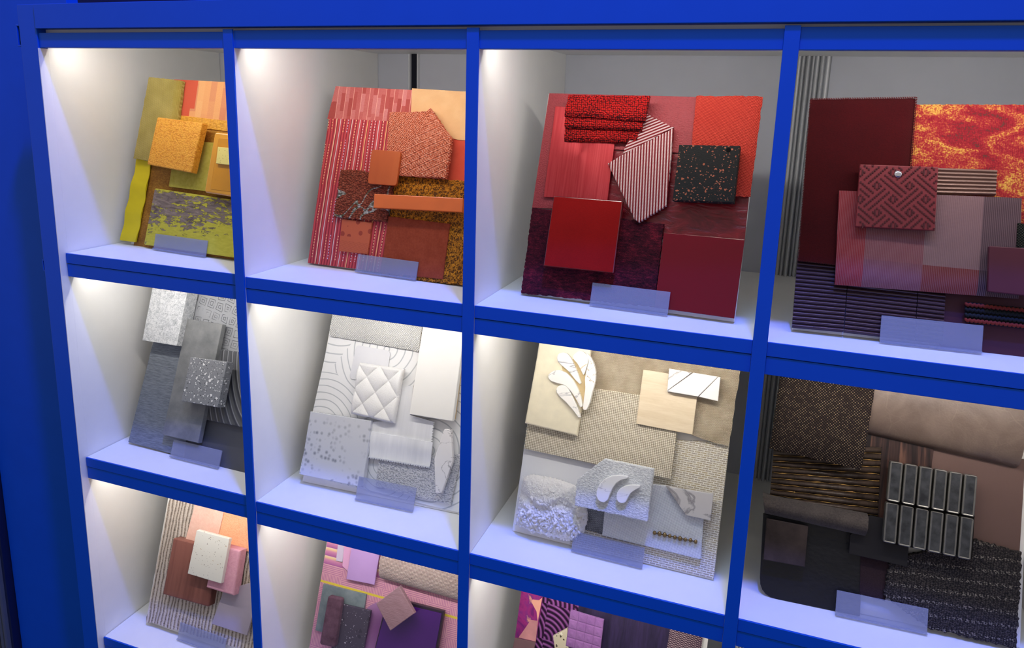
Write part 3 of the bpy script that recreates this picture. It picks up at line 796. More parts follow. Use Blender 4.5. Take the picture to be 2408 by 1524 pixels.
def m_concrete(c1, c2):
    g = G('concrete_' + c1[1:])
    return g.done(g.ramp(g.noise(28, 6, rough=.6), [(.3, c1), (.7, c2)]), .6, g.noise(300, 3), dist=.0002)
def m_arches():
    g = G('carved_arches')
    d = g.dist2(.33, .16, g.map((1, .62, 1))) ; r = g.sin(d, .011)
    Y = g.xyz()[1]; h2 = g.sin(Y, .013)
    inn = g.m('LESS_THAN', d, .03)
    k = g.m('ADD', g.m('MULTIPLY', inn, h2), g.m('MULTIPLY', g.m('SUBTRACT', 1.0, inn), r))
    return g.done(g.ramp(k, [(.7, '#5f6166'), (.93, '#6c6e74'), (1, '#9a9ca2')]), .7, k, dist=.003)
b = Board('grey_sample_board', 'grey stone and concrete material sample board, leftmost in the middle row', (.034, .092, z2), -1.3, 20.4, .326, .334)
slab(b, 'maze_wallpaper', 'light grey embossed maze wallpaper', C('5', (500, -260), (1480, -150), (1400, 640), (480, 560)), .003, .0026, m_hexpaper())
slab(b, 'grey_panel', 'plain dark grey panel', C('5', (560, 1040), (1330, 1180), (1270, 1580), (480, 1355)), .003, .0026, plain('#55575f', .5))
slab(b, 'streaked_wallpaper', 'blue grey streaked wallpaper', C('5', (400, 330), (760, 380), (600, 1375), (170, 1258)), .006, .003, m_streak('#565d68', '#8a929b'))
slab(b, 'carved_felt', 'grey felt carved with arches', C('5', (760, 520), (1390, 600), (1330, 1200), (755, 1080)), .012, .007, m_arches(), .002, .004)
slab(b, 'granite_block', 'thick white granite block', C('5', (418, -250), (690, -208), (549, 508), (280, 465)), .036, .030, m_granite(), .0006)
slab(b, 'concrete_tile', 'long grey concrete tile', C('5', (632, 298), (905, 341), (714, 1266), (435, 1200)), .022, .011, m_concrete('#707376', '#8d8f90'), .0008)
slab(b, 'terrazzo_block', 'grey terrazzo block with white and black chips', C('5', (655, 595), (940, 635), (868, 988), (583, 938)), .048, .020, terrazzo('#85888f', [('#f0f0f2', 130, .30, .6), ('#22252c', 190, .24, .5), ('#f0f0f2', 230, .26, .45), ('#5c6068', 240, .26, .4)]), .0008)
holder('frosted acrylic holder in front of the grey sample board', *C('5', (513, 1235), (888, 1318), (903, 1448), (525, 1352)), b, .0125)

# ================================================================== board 6: white
def m_lineart():
    g = G('grey_line_art')
    X = g.xyz()
    parts = None
    wob = g.m('MULTIPLY_ADD', g.noise(12, 2), .012, -.006)
    sel = None
    rings = []
    for (cx, cy, per) in ((.02, .34, .017), (.13, .27, .015), (.015, .10, .013), (.25, .10, .016), (.30, .30, .014), (.16, .06, .012)):
        d = g.m('ADD', g.dist2(cx, cy), wob)
        rings.append((d, g.m('LESS_THAN', g.m('ABSOLUTE', g.m('SUBTRACT', g.m('FRACT', g.m('DIVIDE', d, per)), .5)), .075)))
    best, line = rings[0]
    for d, l in rings[1:]:
        c = g.m('LESS_THAN', d, best)
        line = g.m('ADD', g.m('MULTIPLY', l, c), g.m('MULTIPLY', line, g.m('SUBTRACT', 1.0, c)))
        best = g.m('MINIMUM', d, best)
    return g.done(g.mix(line, '#e9eaeb', '#bcc0c4'), .6)
def m_spots():
    g = G('spotted_milk_glass')
    nz = g.noise(14, 1); d = g.vor(125); r = g.xyz(g.vor(125, out='Color'))
    s = g.m('MULTIPLY', g.m('MULTIPLY', g.rampv(d, .55, .1), g.m('LESS_THAN', r[0], .55)), g.rampv(nz, .42, .58))
    return g.done(g.mix(g.m('MULTIPLY', s, .8), '#d2d4da', '#6d7280'), .2, spec=.5, coat=.3)
def m_boucle(c1='#b9bbc2', c2='#f2f2f4', sc=330):
    g = G('boucle_' + c2[1:])
    v = g.map((1, 2.1, 1), 6)
    d = g.vor(sc, v, 'SMOOTH_F1'); n = g.noise(380, 3, v, .7, 2)
    k = g.m('ADD', g.rampv(d, .8, .1), g.m('MULTIPLY_ADD', n, .6, -.3))
    return g.done(g.ramp(k, [(.25, c1), (.6, c2)]), .9, k, dist=.0026)
b = Board('white_sample_board', 'white material sample board, second in the middle row', (.453, .094, z2), 1.5, 21.5, .333, .334)
slab(b, 'line_art_wallpaper', 'white wallpaper with grey wave line art', C('6', (372, -170), (1345, -40), (1215, 1482), (70, 1200)), .0025, .0022, m_lineart())
slab(b, 'tracing_card', 'translucent white card with round corners', C('6', (482, 278), (726, 322), (690, 560), (430, 520)), .0055, .002, plain('#dcdde2', .35, var=.03), .0004, .008)
patch(b, 'basket_fabric', 'white basket-weave fabric flap', C('6', (350, -120), (985, -30), (925, 326), (279, 212)), .014, .006, weave('#c9c9c6', '#f6f6f3', .0046, dist=.0018, cn=10), lastcurl(.006, .75), 24, 20, wob=.001)
slab(b, 'boucle_fabric', 'white boucle fabric', C('6', (640, 1105), (1240, 1060), (1160, 1427), (905, 1372), (620, 1290)), .008, .005, m_boucle(), .0015, zz=[1, 2], amp=.002, per=.005)
slab(b, 'satin_fabric', 'white satin swatch', C('6', (775, 575), (890, 570), (868, 780), (1040, 830), (1022, 985), (585, 908), (590, 830), (745, 820)), .012, .004, wood('#d4d6da', '#eeeff1', 20, .05, 3, .4, .0003), .0015, zz=[3, 4])
patch(b, 'pinked_satin', 'white satin swatch with pinked edge', C('6', (578, 898), (1028, 978), (1005, 1150), (568, 1078)), .015, .003, wood('#d6d8dc', '#f0f1f3', 18, .05, 3, .4, .0003), waves(.003, .8, .5), 30, 12)
P = b.pts(C('6', (568, 1076), (1005, 1148), (1003, 1165), (566, 1092)), .0135)
from_bm('pinked_edge', prism(zigzag(P, [2], .0022, .0048), .011, .0135, .0003), plain('#d4d6da', .5), b.t)
slab(b, 'painted_board', 'white painted wooden board', C('6', (1000, -130), (1292, -85), (1170, 826), (860, 775)), .027, .011, plain('#e9e8e4', .4, .4, var=.015), .0012, .003)
slab(b, 'plywood_edge', 'pale wood edge of the painted board', C('6', (1004, -128), (1300, -83), (1182, 815), (866, 768)), .0155, .008, plain('#c8ab80', .6), .0004, .003)
# quilted leather
def quilt(s, t):
    p, q = s*2.05+t*1.95+.02, s*2.05-t*1.95+.02
    h = (abs(math.sin(math.pi*p))*abs(math.sin(math.pi*q)))**.42
    e = min(s, 1-s, t, 1-t)/.05
    return -.0062*(1-h) - .004*max(0, 1-e)**2
QQ = C('6', (488, 402), (810, 450), (742, 843), (428, 768))
qo = patch(b, 'quilted_leather', 'white diamond-quilted leather square', QQ, .028, .012, leather('#e9e9e8', scale=700, dist=.0002, c2='#e2e2e2', rough=.45), quilt, 90, 100, wob=.001)
qa, qb, qc, qd_ = b.pts(QQ, .028)
bm = bmesh.new()
for sgn in (1, -1):
    for k in range(-4, 8):
        for i in range(120):
            t = i/120; s_ = (k-.02-sgn*t*1.95)/2.05
            if not (.02 < s_ < .98 and .02 < t < .98) or i % 3 == 2: continue
            p = (qa*(1-s_)+qb*s_)*(1-t) + (qd_*(1-s_)+qc*s_)*t
            r_ = bmesh.ops.create_icosphere(bm, subdivisions=1, radius=.0005)
            for v in r_['verts']: v.co += Vector((p.x, p.y, .028-.0057))
from_bm('stitching', bm, plain('#d8d8d8', .7), qo, False, kind='stuff')
slab(b, 'spotted_tile', 'milky white tile with soft grey spots', C('6', (152, 755), (588, 822), (525, 1300), (78, 1206)), .020, .012, m_spots(), .001)
slab(b, 'marble_picket', 'white marble hexagon picket tile', C('6', (1112, 880), (1158, 884), (1172, 1110), (1090, 1343), (1048, 1338), (1040, 1095)), .021, .009, marble('#eceaea', '#a4a2a4', 9, .012, rot=60), .0008)
holder('frosted acrylic holder in front of the white sample board', *C('6', (497, 1210), (910, 1310), (900, 1440), (495, 1335)), b, .0212)

# ================================================================== board 7: cream
def m_mesh(c1='#8f8266', c2='#f2e9d4', p=.0031):
    g = G('woven_sunscreen')
    X = g.xyz(); a = g.m('ABSOLUTE', g.m('SINE', g.m('MULTIPLY', X[0], math.pi/p))); c = g.m('ABSOLUTE', g.m('SINE', g.m('MULTIPLY', X[1], math.pi/(p*.86))))
    h = g.m('SQRT', g.m('MULTIPLY', a, c))
    return g.done(g.ramp(h, [(.3, c1), (.75, c2)]), .7, h, dist=.0008)
def m_raffia():
    g = G('raffia_brick_weave')
    br = g.n('ShaderNodeTexBrick'); g.set(br.inputs['Vector'], g.P)
    br.inputs['Scale'].default_value = 1; br.inputs['Brick Width'].default_value = .0098; br.inputs['Row Height'].default_value = .0033; br.inputs['Mortar Size'].default_value = .0006
    br.inputs['Color1'].default_value = lin('#b8ab8c'); br.inputs['Color2'].default_value = lin('#aaa296'); br.inputs['Mortar'].default_value = lin('#efece2')
    n = g.noise(60, 3, g.map((6, 1, 1)))
    c = g.mix(g.m('MULTIPLY', g.rampv(n, .5, .62), .55), br.outputs[0], '#d8d4c6')
    return g.done(c, .6, br.outputs['Fac'], dist=.0012)
def m_tinycheck(c1='#a2a6b2', c2='#e8eaee', p=.0024):
    g = G('tiny_check')
    X = g.xyz(g.map(1, 45)); a = g.m('SINE', g.m('MULTIPLY', X[0], 2*math.pi/p)); c = g.m('SINE', g.m('MULTIPLY', X[1], 2*math.pi/p))
    h = g.m('MULTIPLY_ADD', g.m('MULTIPLY', a, c), .5, .5)
    return g.done(g.ramp(h, [(.25, c1), (.5, c2)]), .7, h, dist=.0006)
def m_stone():
    g = G('split_face_stone')
    n = g.noise(230, 4, g.map((1, 1.6, 1)), .65, .3)
    return g.done(g.ramp(n, [(.3, '#bfc3ca'), (.6, '#eceef0')]), .8, n, dist=.004)
b = Board('cream_sample_board', 'cream and beige material sample board, third in the middle row', (.879, .089, z2), -1.6, 19.1, .334, .334)
slab(b, 'raffia_wallpaper', 'white and straw brick-weave wallpaper', C('7b', (700, -60), (2150, 0), (2000, 1290), (640, 975)), .003, .0026, m_raffia())
slab(b, 'white_paper', 'white paper sheet', C('7b', (210, 30), (1000, 160), (960, 640), (140, 640)), .005, .002, plain('#e0e1e4', .6, var=.01))
patch(b, 'tweed_fabric', 'tan tweed fabric', C('7a', (830, -330), (2330, -200), (2140, 1046), (820, 640)), .010, .005, weave('#a8967c', '#e6d9c2', .0026, .0016, rot=20, cn=45, jitter=.6), None, 30, 30, wob=.0016)
sl = lambda s, t: -.010*max(0, (t-.8)/.2)**2
slab(b, 'sunscreen_mesh', 'beige woven mesh with pinked edges', C('7a', (262, 640), (880, 498), (1310, 556), (1690, 620), (1658, 905), (1600, 1355), (880, 1213), (203, 1063)), .014, .005, m_mesh(), .002, zz=[4, 7], amp=.0022, per=.0055)
slab(b, 'cream_tile', 'cream mottled tile', C('7a', (425, -330), (905, -265), (707, 945), (215, 825)), .026, .008, plain('#e8dfc4', .3, .45, var=.05, vscale=70), .0025)
slab(b, 'oak_veneer', 'pale oak veneer', C('7a', (1335, 318), (1866, 400), (1798, 932), (1267, 828)), .019, .003, wood('#d6c2a0', '#e6d6ba', 9, 9, 4, .45), .0005)
mt = slab(b, 'marble_backing', 'mesh backing of the marble offcuts', C('7a', (1585, 318), (2056, 394), (2034, 612), (1566, 532)), .0225, .002, plain('#b8b2a6', .8), .0003)
for q in (((1578, 308), (1796, 344), (1561, 516)), ((1808, 346), (2040, 385), (1850, 572), (1558, 524)), ((2044, 386), (2063, 390), (2039, 617), (1858, 574))):
    slab(b, 'marble_piece', None, C('7a', *q), .031, .0085, marble('#f0eeea', '#b0aca6', 8), .0006, parent=mt)
net = slab(b, 'net_backing', 'glue net behind the marble petals', C('7a', (560, 250), (790, 190), (800, 560), (770, 700), (720, 640), (600, 480)), .0272, .0008, plain('#c8b48a', .8, grain=1, gscale=400), .0001)
pet = [[(535, 165), (575, 153), (620, 165), (655, 215), (690, 290), (720, 360), (747, 445), (735, 457), (690, 412), (630, 335), (560, 275), (525, 240), (518, 200)],
       [(685, 168), (725, 140), (775, 150), (808, 190), (816, 235), (802, 290), (785, 340), (770, 376), (745, 320), (715, 262), (680, 225), (667, 195)],
       [(438, 365), (475, 332), (540, 319), (605, 345), (670, 410), (720, 500), (750, 590), (762, 665), (740, 677), (700, 600), (650, 522), (590, 463), (520, 447), (460, 427), (435, 395)],
       [(515, 490), (555, 460), (600, 468), (640, 518), (680, 598), (715, 680), (743, 770), (725, 774), (680, 712), (610, 632), (545, 572), (512, 530)],
       [(792, 152), (832, 190), (867, 250), (887, 340), (882, 430), (852, 540), (827, 640), (795, 703), (763, 696), (773, 600), (788, 500), (784, 400), (800, 320), (822, 240)]]
for k, q in enumerate(pet):
    slab(b, 'marble_petal', None, C('7a', *q), .034, .0075, marble('#f3f0ea', ('#8f939c', '#c9a46a', '#a8a8a8', '#bdbdbd', '#a5906a')[k], 6+k, .010, rot=30*k), .0012, .004, parent=net, seg=3)
# grey thread strip, check fabric, stone pentagon, marble offcut
slab(b, 'thread_strip', 'dark strip with white threads', C('7b', (790, 560), (985, 620), (945, 868), (765, 820)), .006, .003, mat=weave('#3c4048', '#b8bcc6', .006, .0016, dist=.0008))
slab(b, 'check_fabric', 'white finely checked fabric', C('7b', (985, 500), (1415, 395), (1600, 420), (1905, 700), (1878, 1110), (945, 880)), .0125, .006, m_tinycheck(), .0012, .003, only=[4])
slab(b, 'grey_marble', 'grey veined marble offcut', C('7b', (1548, 418), (1995, 488), (1971, 740), (1738, 690)), .022, .008, marble('#c4c0be', '#8a8688', 9, .03, rot=80), .0006)
st = slab(b, 'stone_pentagon', 'white split-face stone pentagon', C('7b', (965, 160), (1430, 256), (1372, 750), (686, 600), (710, 350)), .048, .014, m_stone(), .0012, rough=.0006)
for q in ([(1190, 325), (1185, 345), (1130, 355), (1080, 385), (1042, 440), (1015, 500), (1000, 548), (960, 573), (915, 556), (890, 510), (895, 455), (920, 400), (970, 345), (1040, 316), (1120, 312)],
          [(1303, 408), (1300, 430), (1260, 450), (1215, 480), (1187, 530), (1167, 570), (1130, 580), (1095, 565), (1077, 525), (1085, 480), (1110, 440), (1160, 412), (1220, 402)]):
    slab(b, 'marble_comma', 'pale marble comma inlay', C('7b', *q), .057, .009, marble('#ecebec', '#c0bfc4', 7, .008), .0012, .003, parent=st, seg=3)
pa, pb = b.pts(C('7b', (1440, 858), (1830, 940)), .0165)
bm = bmesh.new()
a3, b3 = Vector((pa.x, pa.y, .0145)), Vector((pb.x, pb.y, .0145)); dd = (b3-a3)
bmesh.ops.create_cone(bm, cap_ends=True, segments=8, radius1=.0008, radius2=.0008, depth=dd.length+.004, matrix=Matrix.Translation((a3+b3)/2) @ dd.to_track_quat('Z', 'Y').to_matrix().to_4x4())
ch = from_bm('bead_chain', bm, plain('#6a5a3a', .4, metal=.6), b.t, True, 'brass bead chain on the check fabric')
br_ = plain('#8a744a', .3, metal=.7)
for k in range(9):
    p = pa.lerp(pb, k/8); bm = bmesh.new(); ellipsoids(bm, [(p.x, p.y+random.uniform(-.0006, .0006), .0160)], .0034 if k in (1, 2, 5) else .0029, (1, 1.2, 1), 2)
    from_bm('bead', bm, br_, ch, True)
# fleece
FO = b.pts(C('7b', (165, 350), (240, 315), (480, 360), (690, 430), (745, 560), (785, 680), (770, 830), (660, 960), (400, 905), (230, 860), (95, 790), (120, 600)), .030)
cx = sum(p.x for p in FO)/len(FO); cy = sum(p.y for p in FO)/len(FO)
def inpoly(x, y, P):
    c = False
    for i in range(len(P)):
        a, q = P[i], P[i-1]
        if (a.y > y) != (q.y > y) and x < (q.x-a.x)*(y-a.y)/(q.y-a.y)+a.x: c = not c
    return c
def edge_d(x, y, P):
    best = 9
    for i in range(len(P)):
        a, q = P[i-1], P[i]; d = q-a; t = max(0, min(1, (Vector((x, y))-a).dot(d)/d.dot(d))); best = min(best, (Vector((x, y))-a-d*t).length)
    return best
bm = bmesh.new()
def fz(x, y, t):
    low = max(0, min(1, (cy+.012-y)/.03))
    up = mnoise.noise((x*330, y*90, 2.0))*.0022 + mnoise.noise((x*700, y*240, 5.0))*.0012
    lump = (abs(mnoise.noise((x*170, y*170, 9.0)))*.009 + abs(mnoise.noise((x*380, y*380, 4.0)))*.0045 - .003)
    fold = -.006*max(0, 1-abs(y-cy-.002-.01*math.sin(x*90))/.012)
    return .007 + (.022 + up*(1-low) + lump*low + fold)*math.sqrt(max(0, 1-t**3.2)) + lump*.25
rings = 46
FF = []
for q in along(fillet(FO, .012, 6), .0016): FF.append(q[0])
FF = [p + (Vector((p.x-cx, p.y-cy)).normalized())*(mnoise.noise((p.x*420, p.y*420, 3))*.0022) for p in FF]
cvert = bm.verts.new((cx, cy, fz(cx, cy, 0)))
loops = []
for k in range(1, rings+1):
    t = k/rings; lp = []
    for p in FF:
        x, y = cx+(p.x-cx)*t, cy+(p.y-cy)*t
        lp.append(bm.verts.new((x, y, max(fz(x, y, t), .001))))
    loops.append(lp)
n_ = len(FF)
for i in range(n_): bm.faces.new((cvert, loops[0][i], loops[0][(i+1) % n_]))
for k in range(rings-1):
    for i in range(n_): bm.faces.new((loops[k][i], loops[k+1][i], loops[k+1][(i+1) % n_], loops[k][(i+1) % n_]))
FLM = plain('#f0eeec', .95, .05, grain=1, gscale=420, dist=.0022, var=.02)
fle = from_bm('fleece', bm, FLM, b.t, True, 'fluffy white wool fleece')
bm = bmesh.new(); cnt = 0
bx0, bx1, by0, by1 = min(p.x for p in FO), max(p.x for p in FO), min(p.y for p in FO), max(p.y for p in FO)
while cnt < 230:
    x, y = random.uniform(bx0, bx1), random.uniform(by0, by1)
    if not inpoly(x, y, FO): continue
    low = max(0, min(1, (cy+.016-y)/.03))
    if random.random() > .15+.85*low: continue
    t = max(0, 1-edge_d(x, y, FO)/.05); z = fz(x, y, t)
    r_ = random.uniform(.0010, .0028)
    q = bmesh.ops.create_icosphere(bm, subdivisions=2, radius=r_)
    el = random.uniform(1.0, 1.9); an = random.uniform(-.8, .8); sd = random.random()*50
    for v in q['verts']:
        f_ = 1 + .35*mnoise.noise((v.co.x*900, v.co.y*900, v.co.z*900+sd))
        vx, vy, vz = v.co.x*.9*f_, v.co.y*el*f_, v.co.z*.8*f_
        v.co = Vector((x+vx*math.cos(an)-vy*math.sin(an), y+vx*math.sin(an)+vy*math.cos(an), z+vz))
    cnt += 1
from_bm('wool_tufts', bm, FLM, fle, True, kind='stuff')
bm = bmesh.new()
for _ in range(3500):                       # fine curly fibres
    x, y = random.uniform(bx0-.002, bx1+.002), random.uniform(by0-.002, by1+.002)
    if not inpoly(x, y, FO): continue
    t = max(0, 1-edge_d(x, y, FO)/.05); z = fz(x, y, t)
    an = random.gauss(1.57, .5); L = random.uniform(.003, .007); w_ = .00006; cv = random.uniform(-2.2, 2.2)
    pts = [Vector((x+math.cos(an+cv*u)*L*u, y+math.sin(an+cv*u)*L*u, z+.0016*math.sin(u*3.1))) for u in (0, .25, .5, .75, 1)]
    for k in range(4):
        p, q = pts[k], pts[k+1]; d = (q-p); nr = Vector((-d.y, d.x, 0)).normalized()*w_
        bm.faces.new([bm.verts.new(v) for v in (p-nr, p+nr, q+nr, q-nr)])
from_bm('wool_fibres', bm, FLM, fle, False, kind='stuff')
holder('frosted acrylic holder in front of the cream sample board', *C('7b', (690, 835), (1345, 1000), (1335, 1160), (655, 985)), b, .0145)

# ================================================================== board 8: brown
def m_scuffed():
    g = G('scuffed_taupe_leather')
    n = g.noise(14, 4, rough=.6, dist=.5); d = g.vor(30, g.map((1, 1.4, 1), 20), 'DISTANCE_TO_EDGE'); d2 = g.vor(55, g.map((1.5, 1, 1), 70), 'DISTANCE_TO_EDGE')
    sc = g.m('MULTIPLY', g.m('MAXIMUM', g.rampv(d, .025, .0), g.rampv(d2, .02, 0)), g.rampv(g.noise(30, 2), .45, .65))
    c = g.ramp(n, [(.3, '#5c4c44'), (.7, '#7d6c62')])
    return g.done(g.mix(g.m('MULTIPLY', sc, .13), c, '#b09c8c'), .45, g.noise(400, 2), dist=.0002, spec=.4)
def m_zebra():
    g = G('zebrano')
    n = g.noise(130, 4, g.map((1, .05, 1), 3), .6, .4)
    return g.done(g.ramp(n, [(.38, '#1a1113'), (.52, '#3e2a26'), (.66, '#6d4d40')]), .35, spec=.4)
def m_braid():
    g = G('braided_charcoal')
    v = g.map((1, 2.2, 1), 2); d = g.vor(330, v, rnd=.6); k = g.rampv(d, .7, .1)
    Y = g.xyz(g.map(1, -4))[1]; X = g.xyz()[0]
    row = g.m('LESS_THAN', g.m('ABSOLUTE', g.m('SUBTRACT', g.m('FRACT', g.m('DIVIDE', g.m('ADD', Y, g.m('MULTIPLY', g.noise(25, 1), .004)), .0175)), .5)), .12)
    dash = g.m('GREATER_THAN', g.m('FRACT', g.m('DIVIDE', g.m('ADD', X, g.m('MULTIPLY', Y, .6)), .0075)), .35)
    sel = g.m('MULTIPLY', g.m('MULTIPLY', row, dash), g.rampv(k, .35, .6))
    base = g.ramp(g.m('MULTIPLY_ADD', g.noise(300, 2), .4, g.m('MULTIPLY', k, .7)), [(.15, '#141216'), (.5, '#3a3434'), (.9, '#6e6460')])
    return g.done(g.mix(sel, base, '#b0a496'), .85, g.m('ADD', k, g.m('MULTIPLY', sel, .6)), dist=.0024)
b = Board('brown_sample_board', 'brown and black material sample board, rightmost in the middle row', (1.291, .076, z2), 1.7, 20.0, .333, .334)
slab(b, 'taupe_panel', 'taupe leather panel', C('8a', (1560, 640), (2420, 820), (2370, 1640), (1400, 1480)), .003, .0026, plain('#68504a', .42, .4, var=.03))
slab(b, 'zebrano_veneer', 'dark zebrano wood veneer', C('8a', (1000, 560), (1622, 690), (1540, 1420), (940, 1310)), .006, .0025, m_zebra())
slab(b, 'black_leather', 'black soft leather with round corner', C('8b', (130, 250), (1010, 430), (975, 1150), (92, 970)), .006, .003, leather('#101016', scale=150, dist=.0004, rough=.45, c2='#0c0c11'), .001, .026, only=[3])
slab(b, 'mauve_card', 'dark mauve suede card', C('8b', (980, 600), (1250, 660), (1195, 1020), (972, 955)), .0075, .003, felt('#2c2026', '#3a2c32', 500, big=20))
slab(b, 'braided_fabric', 'charcoal braided fabric with pale stitch rows', C('8b', (1242, 640), (1980, 480), (2392, 590), (2348, 1440), (1575, 1258), (1180, 965)), .0125, .006, m_braid(), .002, rough=.0016)
slab(b, 'charcoal_card', 'matte charcoal card', C('8b', (890, 440), (1062, 270), (1420, 340), (1386, 718), (877, 601)), .017, .003, plain('#1c1a1f', .6, .3), .0004)
# bamboo slats
bq = C('8a', (225, 690), (1165, 712), (1132, 1318), (185, 1185))
bb = slab(b, 'slat_backing', 'black backing of the bamboo slats', bq, .008, .004, plain('#0d0a08', .7), .0005)
A_, B2_, C2_, D_ = b.pts(bq, .013)
bam = [wood('#241c1a', '#4e4038', 40, .06, 90, .35, .0003, loc=k) for k in range(3)]
gold = plain('#e2b46a', .3, .6, metal=.6, var=.12, vscale=120)
NS = 10
for k in range(NS):
    bm = bmesh.new(); t0, t1_ = (k+.06)/NS, (k+.86)/NS; K = 6
    L, R_ = [], []
    for i in range(K+1):
        t = t0+(t1_-t0)*i/K; z = .0085+.0045*math.sin(math.pi*i/K)**.5
        p, q = A_.lerp(D_, t), B2_.lerp(C2_, t)
        L.append(bm.verts.new((p.x, p.y, z))); R_.append(bm.verts.new((q.x, q.y, z)))
    for i in range(K): bm.faces.new((L[i], L[i+1], R_[i+1], R_[i]))
    bm.faces.new(L); bm.faces.new(R_[::-1])
    from_bm('bamboo_slat', bm, bam[k % 3], bb, True)
    if k < NS:
        bm = bmesh.new(); t = (k+.95)/NS
        prevs = None
        for i in range(41):
            p = A_.lerp(D_, t).lerp(B2_.lerp(C2_, t), i/40); wv = .0003*math.sin(i*.9+k*2)
            r_ = .0007*(.25+.8*max(0, math.sin(i*.33+k*1.7)*math.sin(i*.9+k)))
            cur = [bm.verts.new((p.x, p.y+wv+r_*math.cos(a), .0098+r_*math.sin(a))) for a in (0, 1.57, 3.14, 4.71)]
            if prevs:
                for j in range(4): bm.faces.new((prevs[j], cur[j], cur[(j+1) % 4], prevs[(j+1) % 4]))
            prevs = cur
        from_bm('gold_thread', bm, gold, bb, True)
slab(b, 'stone_tile', 'small dark brown stone tile', C('8b', (160, 293), (524, 360), (492, 722), (130, 655)), .024, .007, m_concrete('#261e1c', '#463a36'), .0012)
patch(b, 'felt_roll', 'rolled charcoal grey felt', C('8b', (130, 95), (1062, 268), (1032, 476), (150, 275)), .034, .030, felt('#2e2a2c', '#5c5450', 420, big=25), rollf(.026), 24, 20, wob=.0008)
patch(b, 'leather_roll', 'rolled taupe scuffed leather', C('8a', (1090, -170), (2480, 30), (2410, 915), (1040, 605)), .036, .032, m_scuffed(), rollf(.032), 24, 30)
patch(b, 'tweed_swatch', 'dark brown tweed with gold flecks', C('8a', (330, -250), (1160, -130), (990, 915), (188, 728)), .040, .010, fleckweave('#1c1312', '#3e2e28', '#b39878', p=.0042, amt=.46), lambda s, t: -.008*max(0, (t-.82)/.18)**2 - .007*max(0, (.06-s)/.06)**2, 30, 30, wob=.0016)
# gunmetal mosaic
nt = slab(b, 'mosaic_net', 'net behind the metal mosaic tiles', C('8a', (1245, 850), (1995, 985), (1955, 1690), (1185, 1545)), .0195, .0008, plain('#16120f', .8), .0001)
gm_ = G('gunmetal_glaze'); Xo = gm_.P
gun = gm_.done(gm_.ramp(gm_.noise(90, 4), [(.3, '#35373b'), (.7, '#56585c')]), .28, gm_.noise(250, 2), dist=.0002, metal=.6, spec=.5)
rimm = plain('#7d7b76', .32, .5, metal=.7, var=.1, vscale=150)
TLc, TRc = C('8a', (1237, 832), (2017, 968)); MLc, MRc = C('8a', (1206, 1178), (1988, 1328)); NLc, NRc = C('8a', (1200, 1192), (1986, 1342)); BLc, BRc = C('8b', (1172, 498), (1956, 664))
def lp2(a, c, t): return (a[0]+(c[0]-a[0])*t, a[1]+(c[1]-a[1])*t)
for (a, c, d, e_) in ((TLc, TRc, MRc, MLc), (NLc, NRc, BRc, BLc)):
    for k in range(6):
        t0, t1_ = (k+.03)/6, (k+.90)/6
        q = [lp2(a, c, t0), lp2(a, c, t1_), lp2(e_, d, t1_), lp2(e_, d, t0)]
        tile = slab(b, 'mosaic_tile', None, q, .032, .011, rimm, .0012, .0030, parent=nt, seg=3)
        ctr = [sum(v[i] for v in q)/4 for i in (0, 1)]
        P = b.pts([(ctr[0]+(u-ctr[0])*.70, ctr[1]+(v-ctr[1])*.88) for u, v in q], .032)
        tile.data.materials.append(gun)
        bm = bmesh.new(); bm.from_mesh(tile.data)
        face = max((f for f in bm.faces if f.normal.z > .9), key=lambda f: f.calc_area())
        r = bmesh.ops.inset_region(bm, faces=[face], thickness=.0012, depth=-.0006); face.material_index = 1
        bm.to_mesh(tile.data); bm.free()
holder('frosted acrylic holder in front of the brown sample board', *C('8b', (780, 915), (1580, 1090), (1550, 1275), (752, 1100)), b, .0145)

# ================================================================== board 9: blush
z3 = ZS[2]
def m_chenille():
    g = G('ribbed_chenille')
    w = g.m('MULTIPLY', g.noise(40, 3, g.map((1, .5, 1))), .012)
    X = g.xyz(); x = g.m('ADD', X[0], w); h = g.sin(x, .0088); n = g.noise(260, 3, g.map((1, 1.3, 1)), .7)
    k = g.m('ADD', g.m('MULTIPLY', h, .6), g.m('MULTIPLY', n, .7))
    return g.done(g.ramp(k, [(.24, '#5c5048'), (.45, '#b0a294'), (.72, '#dfd4c8')]), .95, k, dist=.0045, spec=.1)
b = Board('blush_sample_board', 'blush pink and taupe material sample board, leftmost in the bottom row', (.046, .081, z3), -1.9, 18.1, .333, .334)
patch(b, 'chenille_fabric', 'ribbed oatmeal chenille fabric', C('9', (860, -330), (2010, -60), (1800, 1640), (553, 1282)), .012, .009, m_chenille(), None, 40, 40, wob=.004)
slab(b, 'pink_felt', 'pale pink felt', C('9', (1065, -30), (1320, 40), (1175, 650), (900, 585)), .0185, .003, felt('#e2b3a2', '#efc8b8', 150, big=30))
slab(b, 'peach_leather', 'peach grained leather', C('9', (1320, 50), (1800, 170), (1690, 700), (1190, 572)), .0165, .003, leather('#eeb48c', c2='#e4a47c', scale=420, dist=.0003))
slab(b, 'resin_block', 'rose brown resin block', C('9', (802, 522), (1210, 625), (1122, 1152), (703, 1035)), .030, .018, wood('#5e3430', '#8d5a50', 22, .09, 0, .3, .0002), .004, .004, seg=3)
slab(b, 'lilac_card', 'lilac grey card', C('9', (1260, 1000), (1620, 900), (1470, 1410), (1150, 1305)), .022, .003, plain('#a99fae', .6, var=.04))
slab(b, 'pink_block', 'pink felt block', C('9', (1180, 575), (1412, 640), (1348, 1050), (1100, 975)), .038, .020, felt('#c98fa4', '#dda8ba', 200, big=40, sheen=.1), .003)
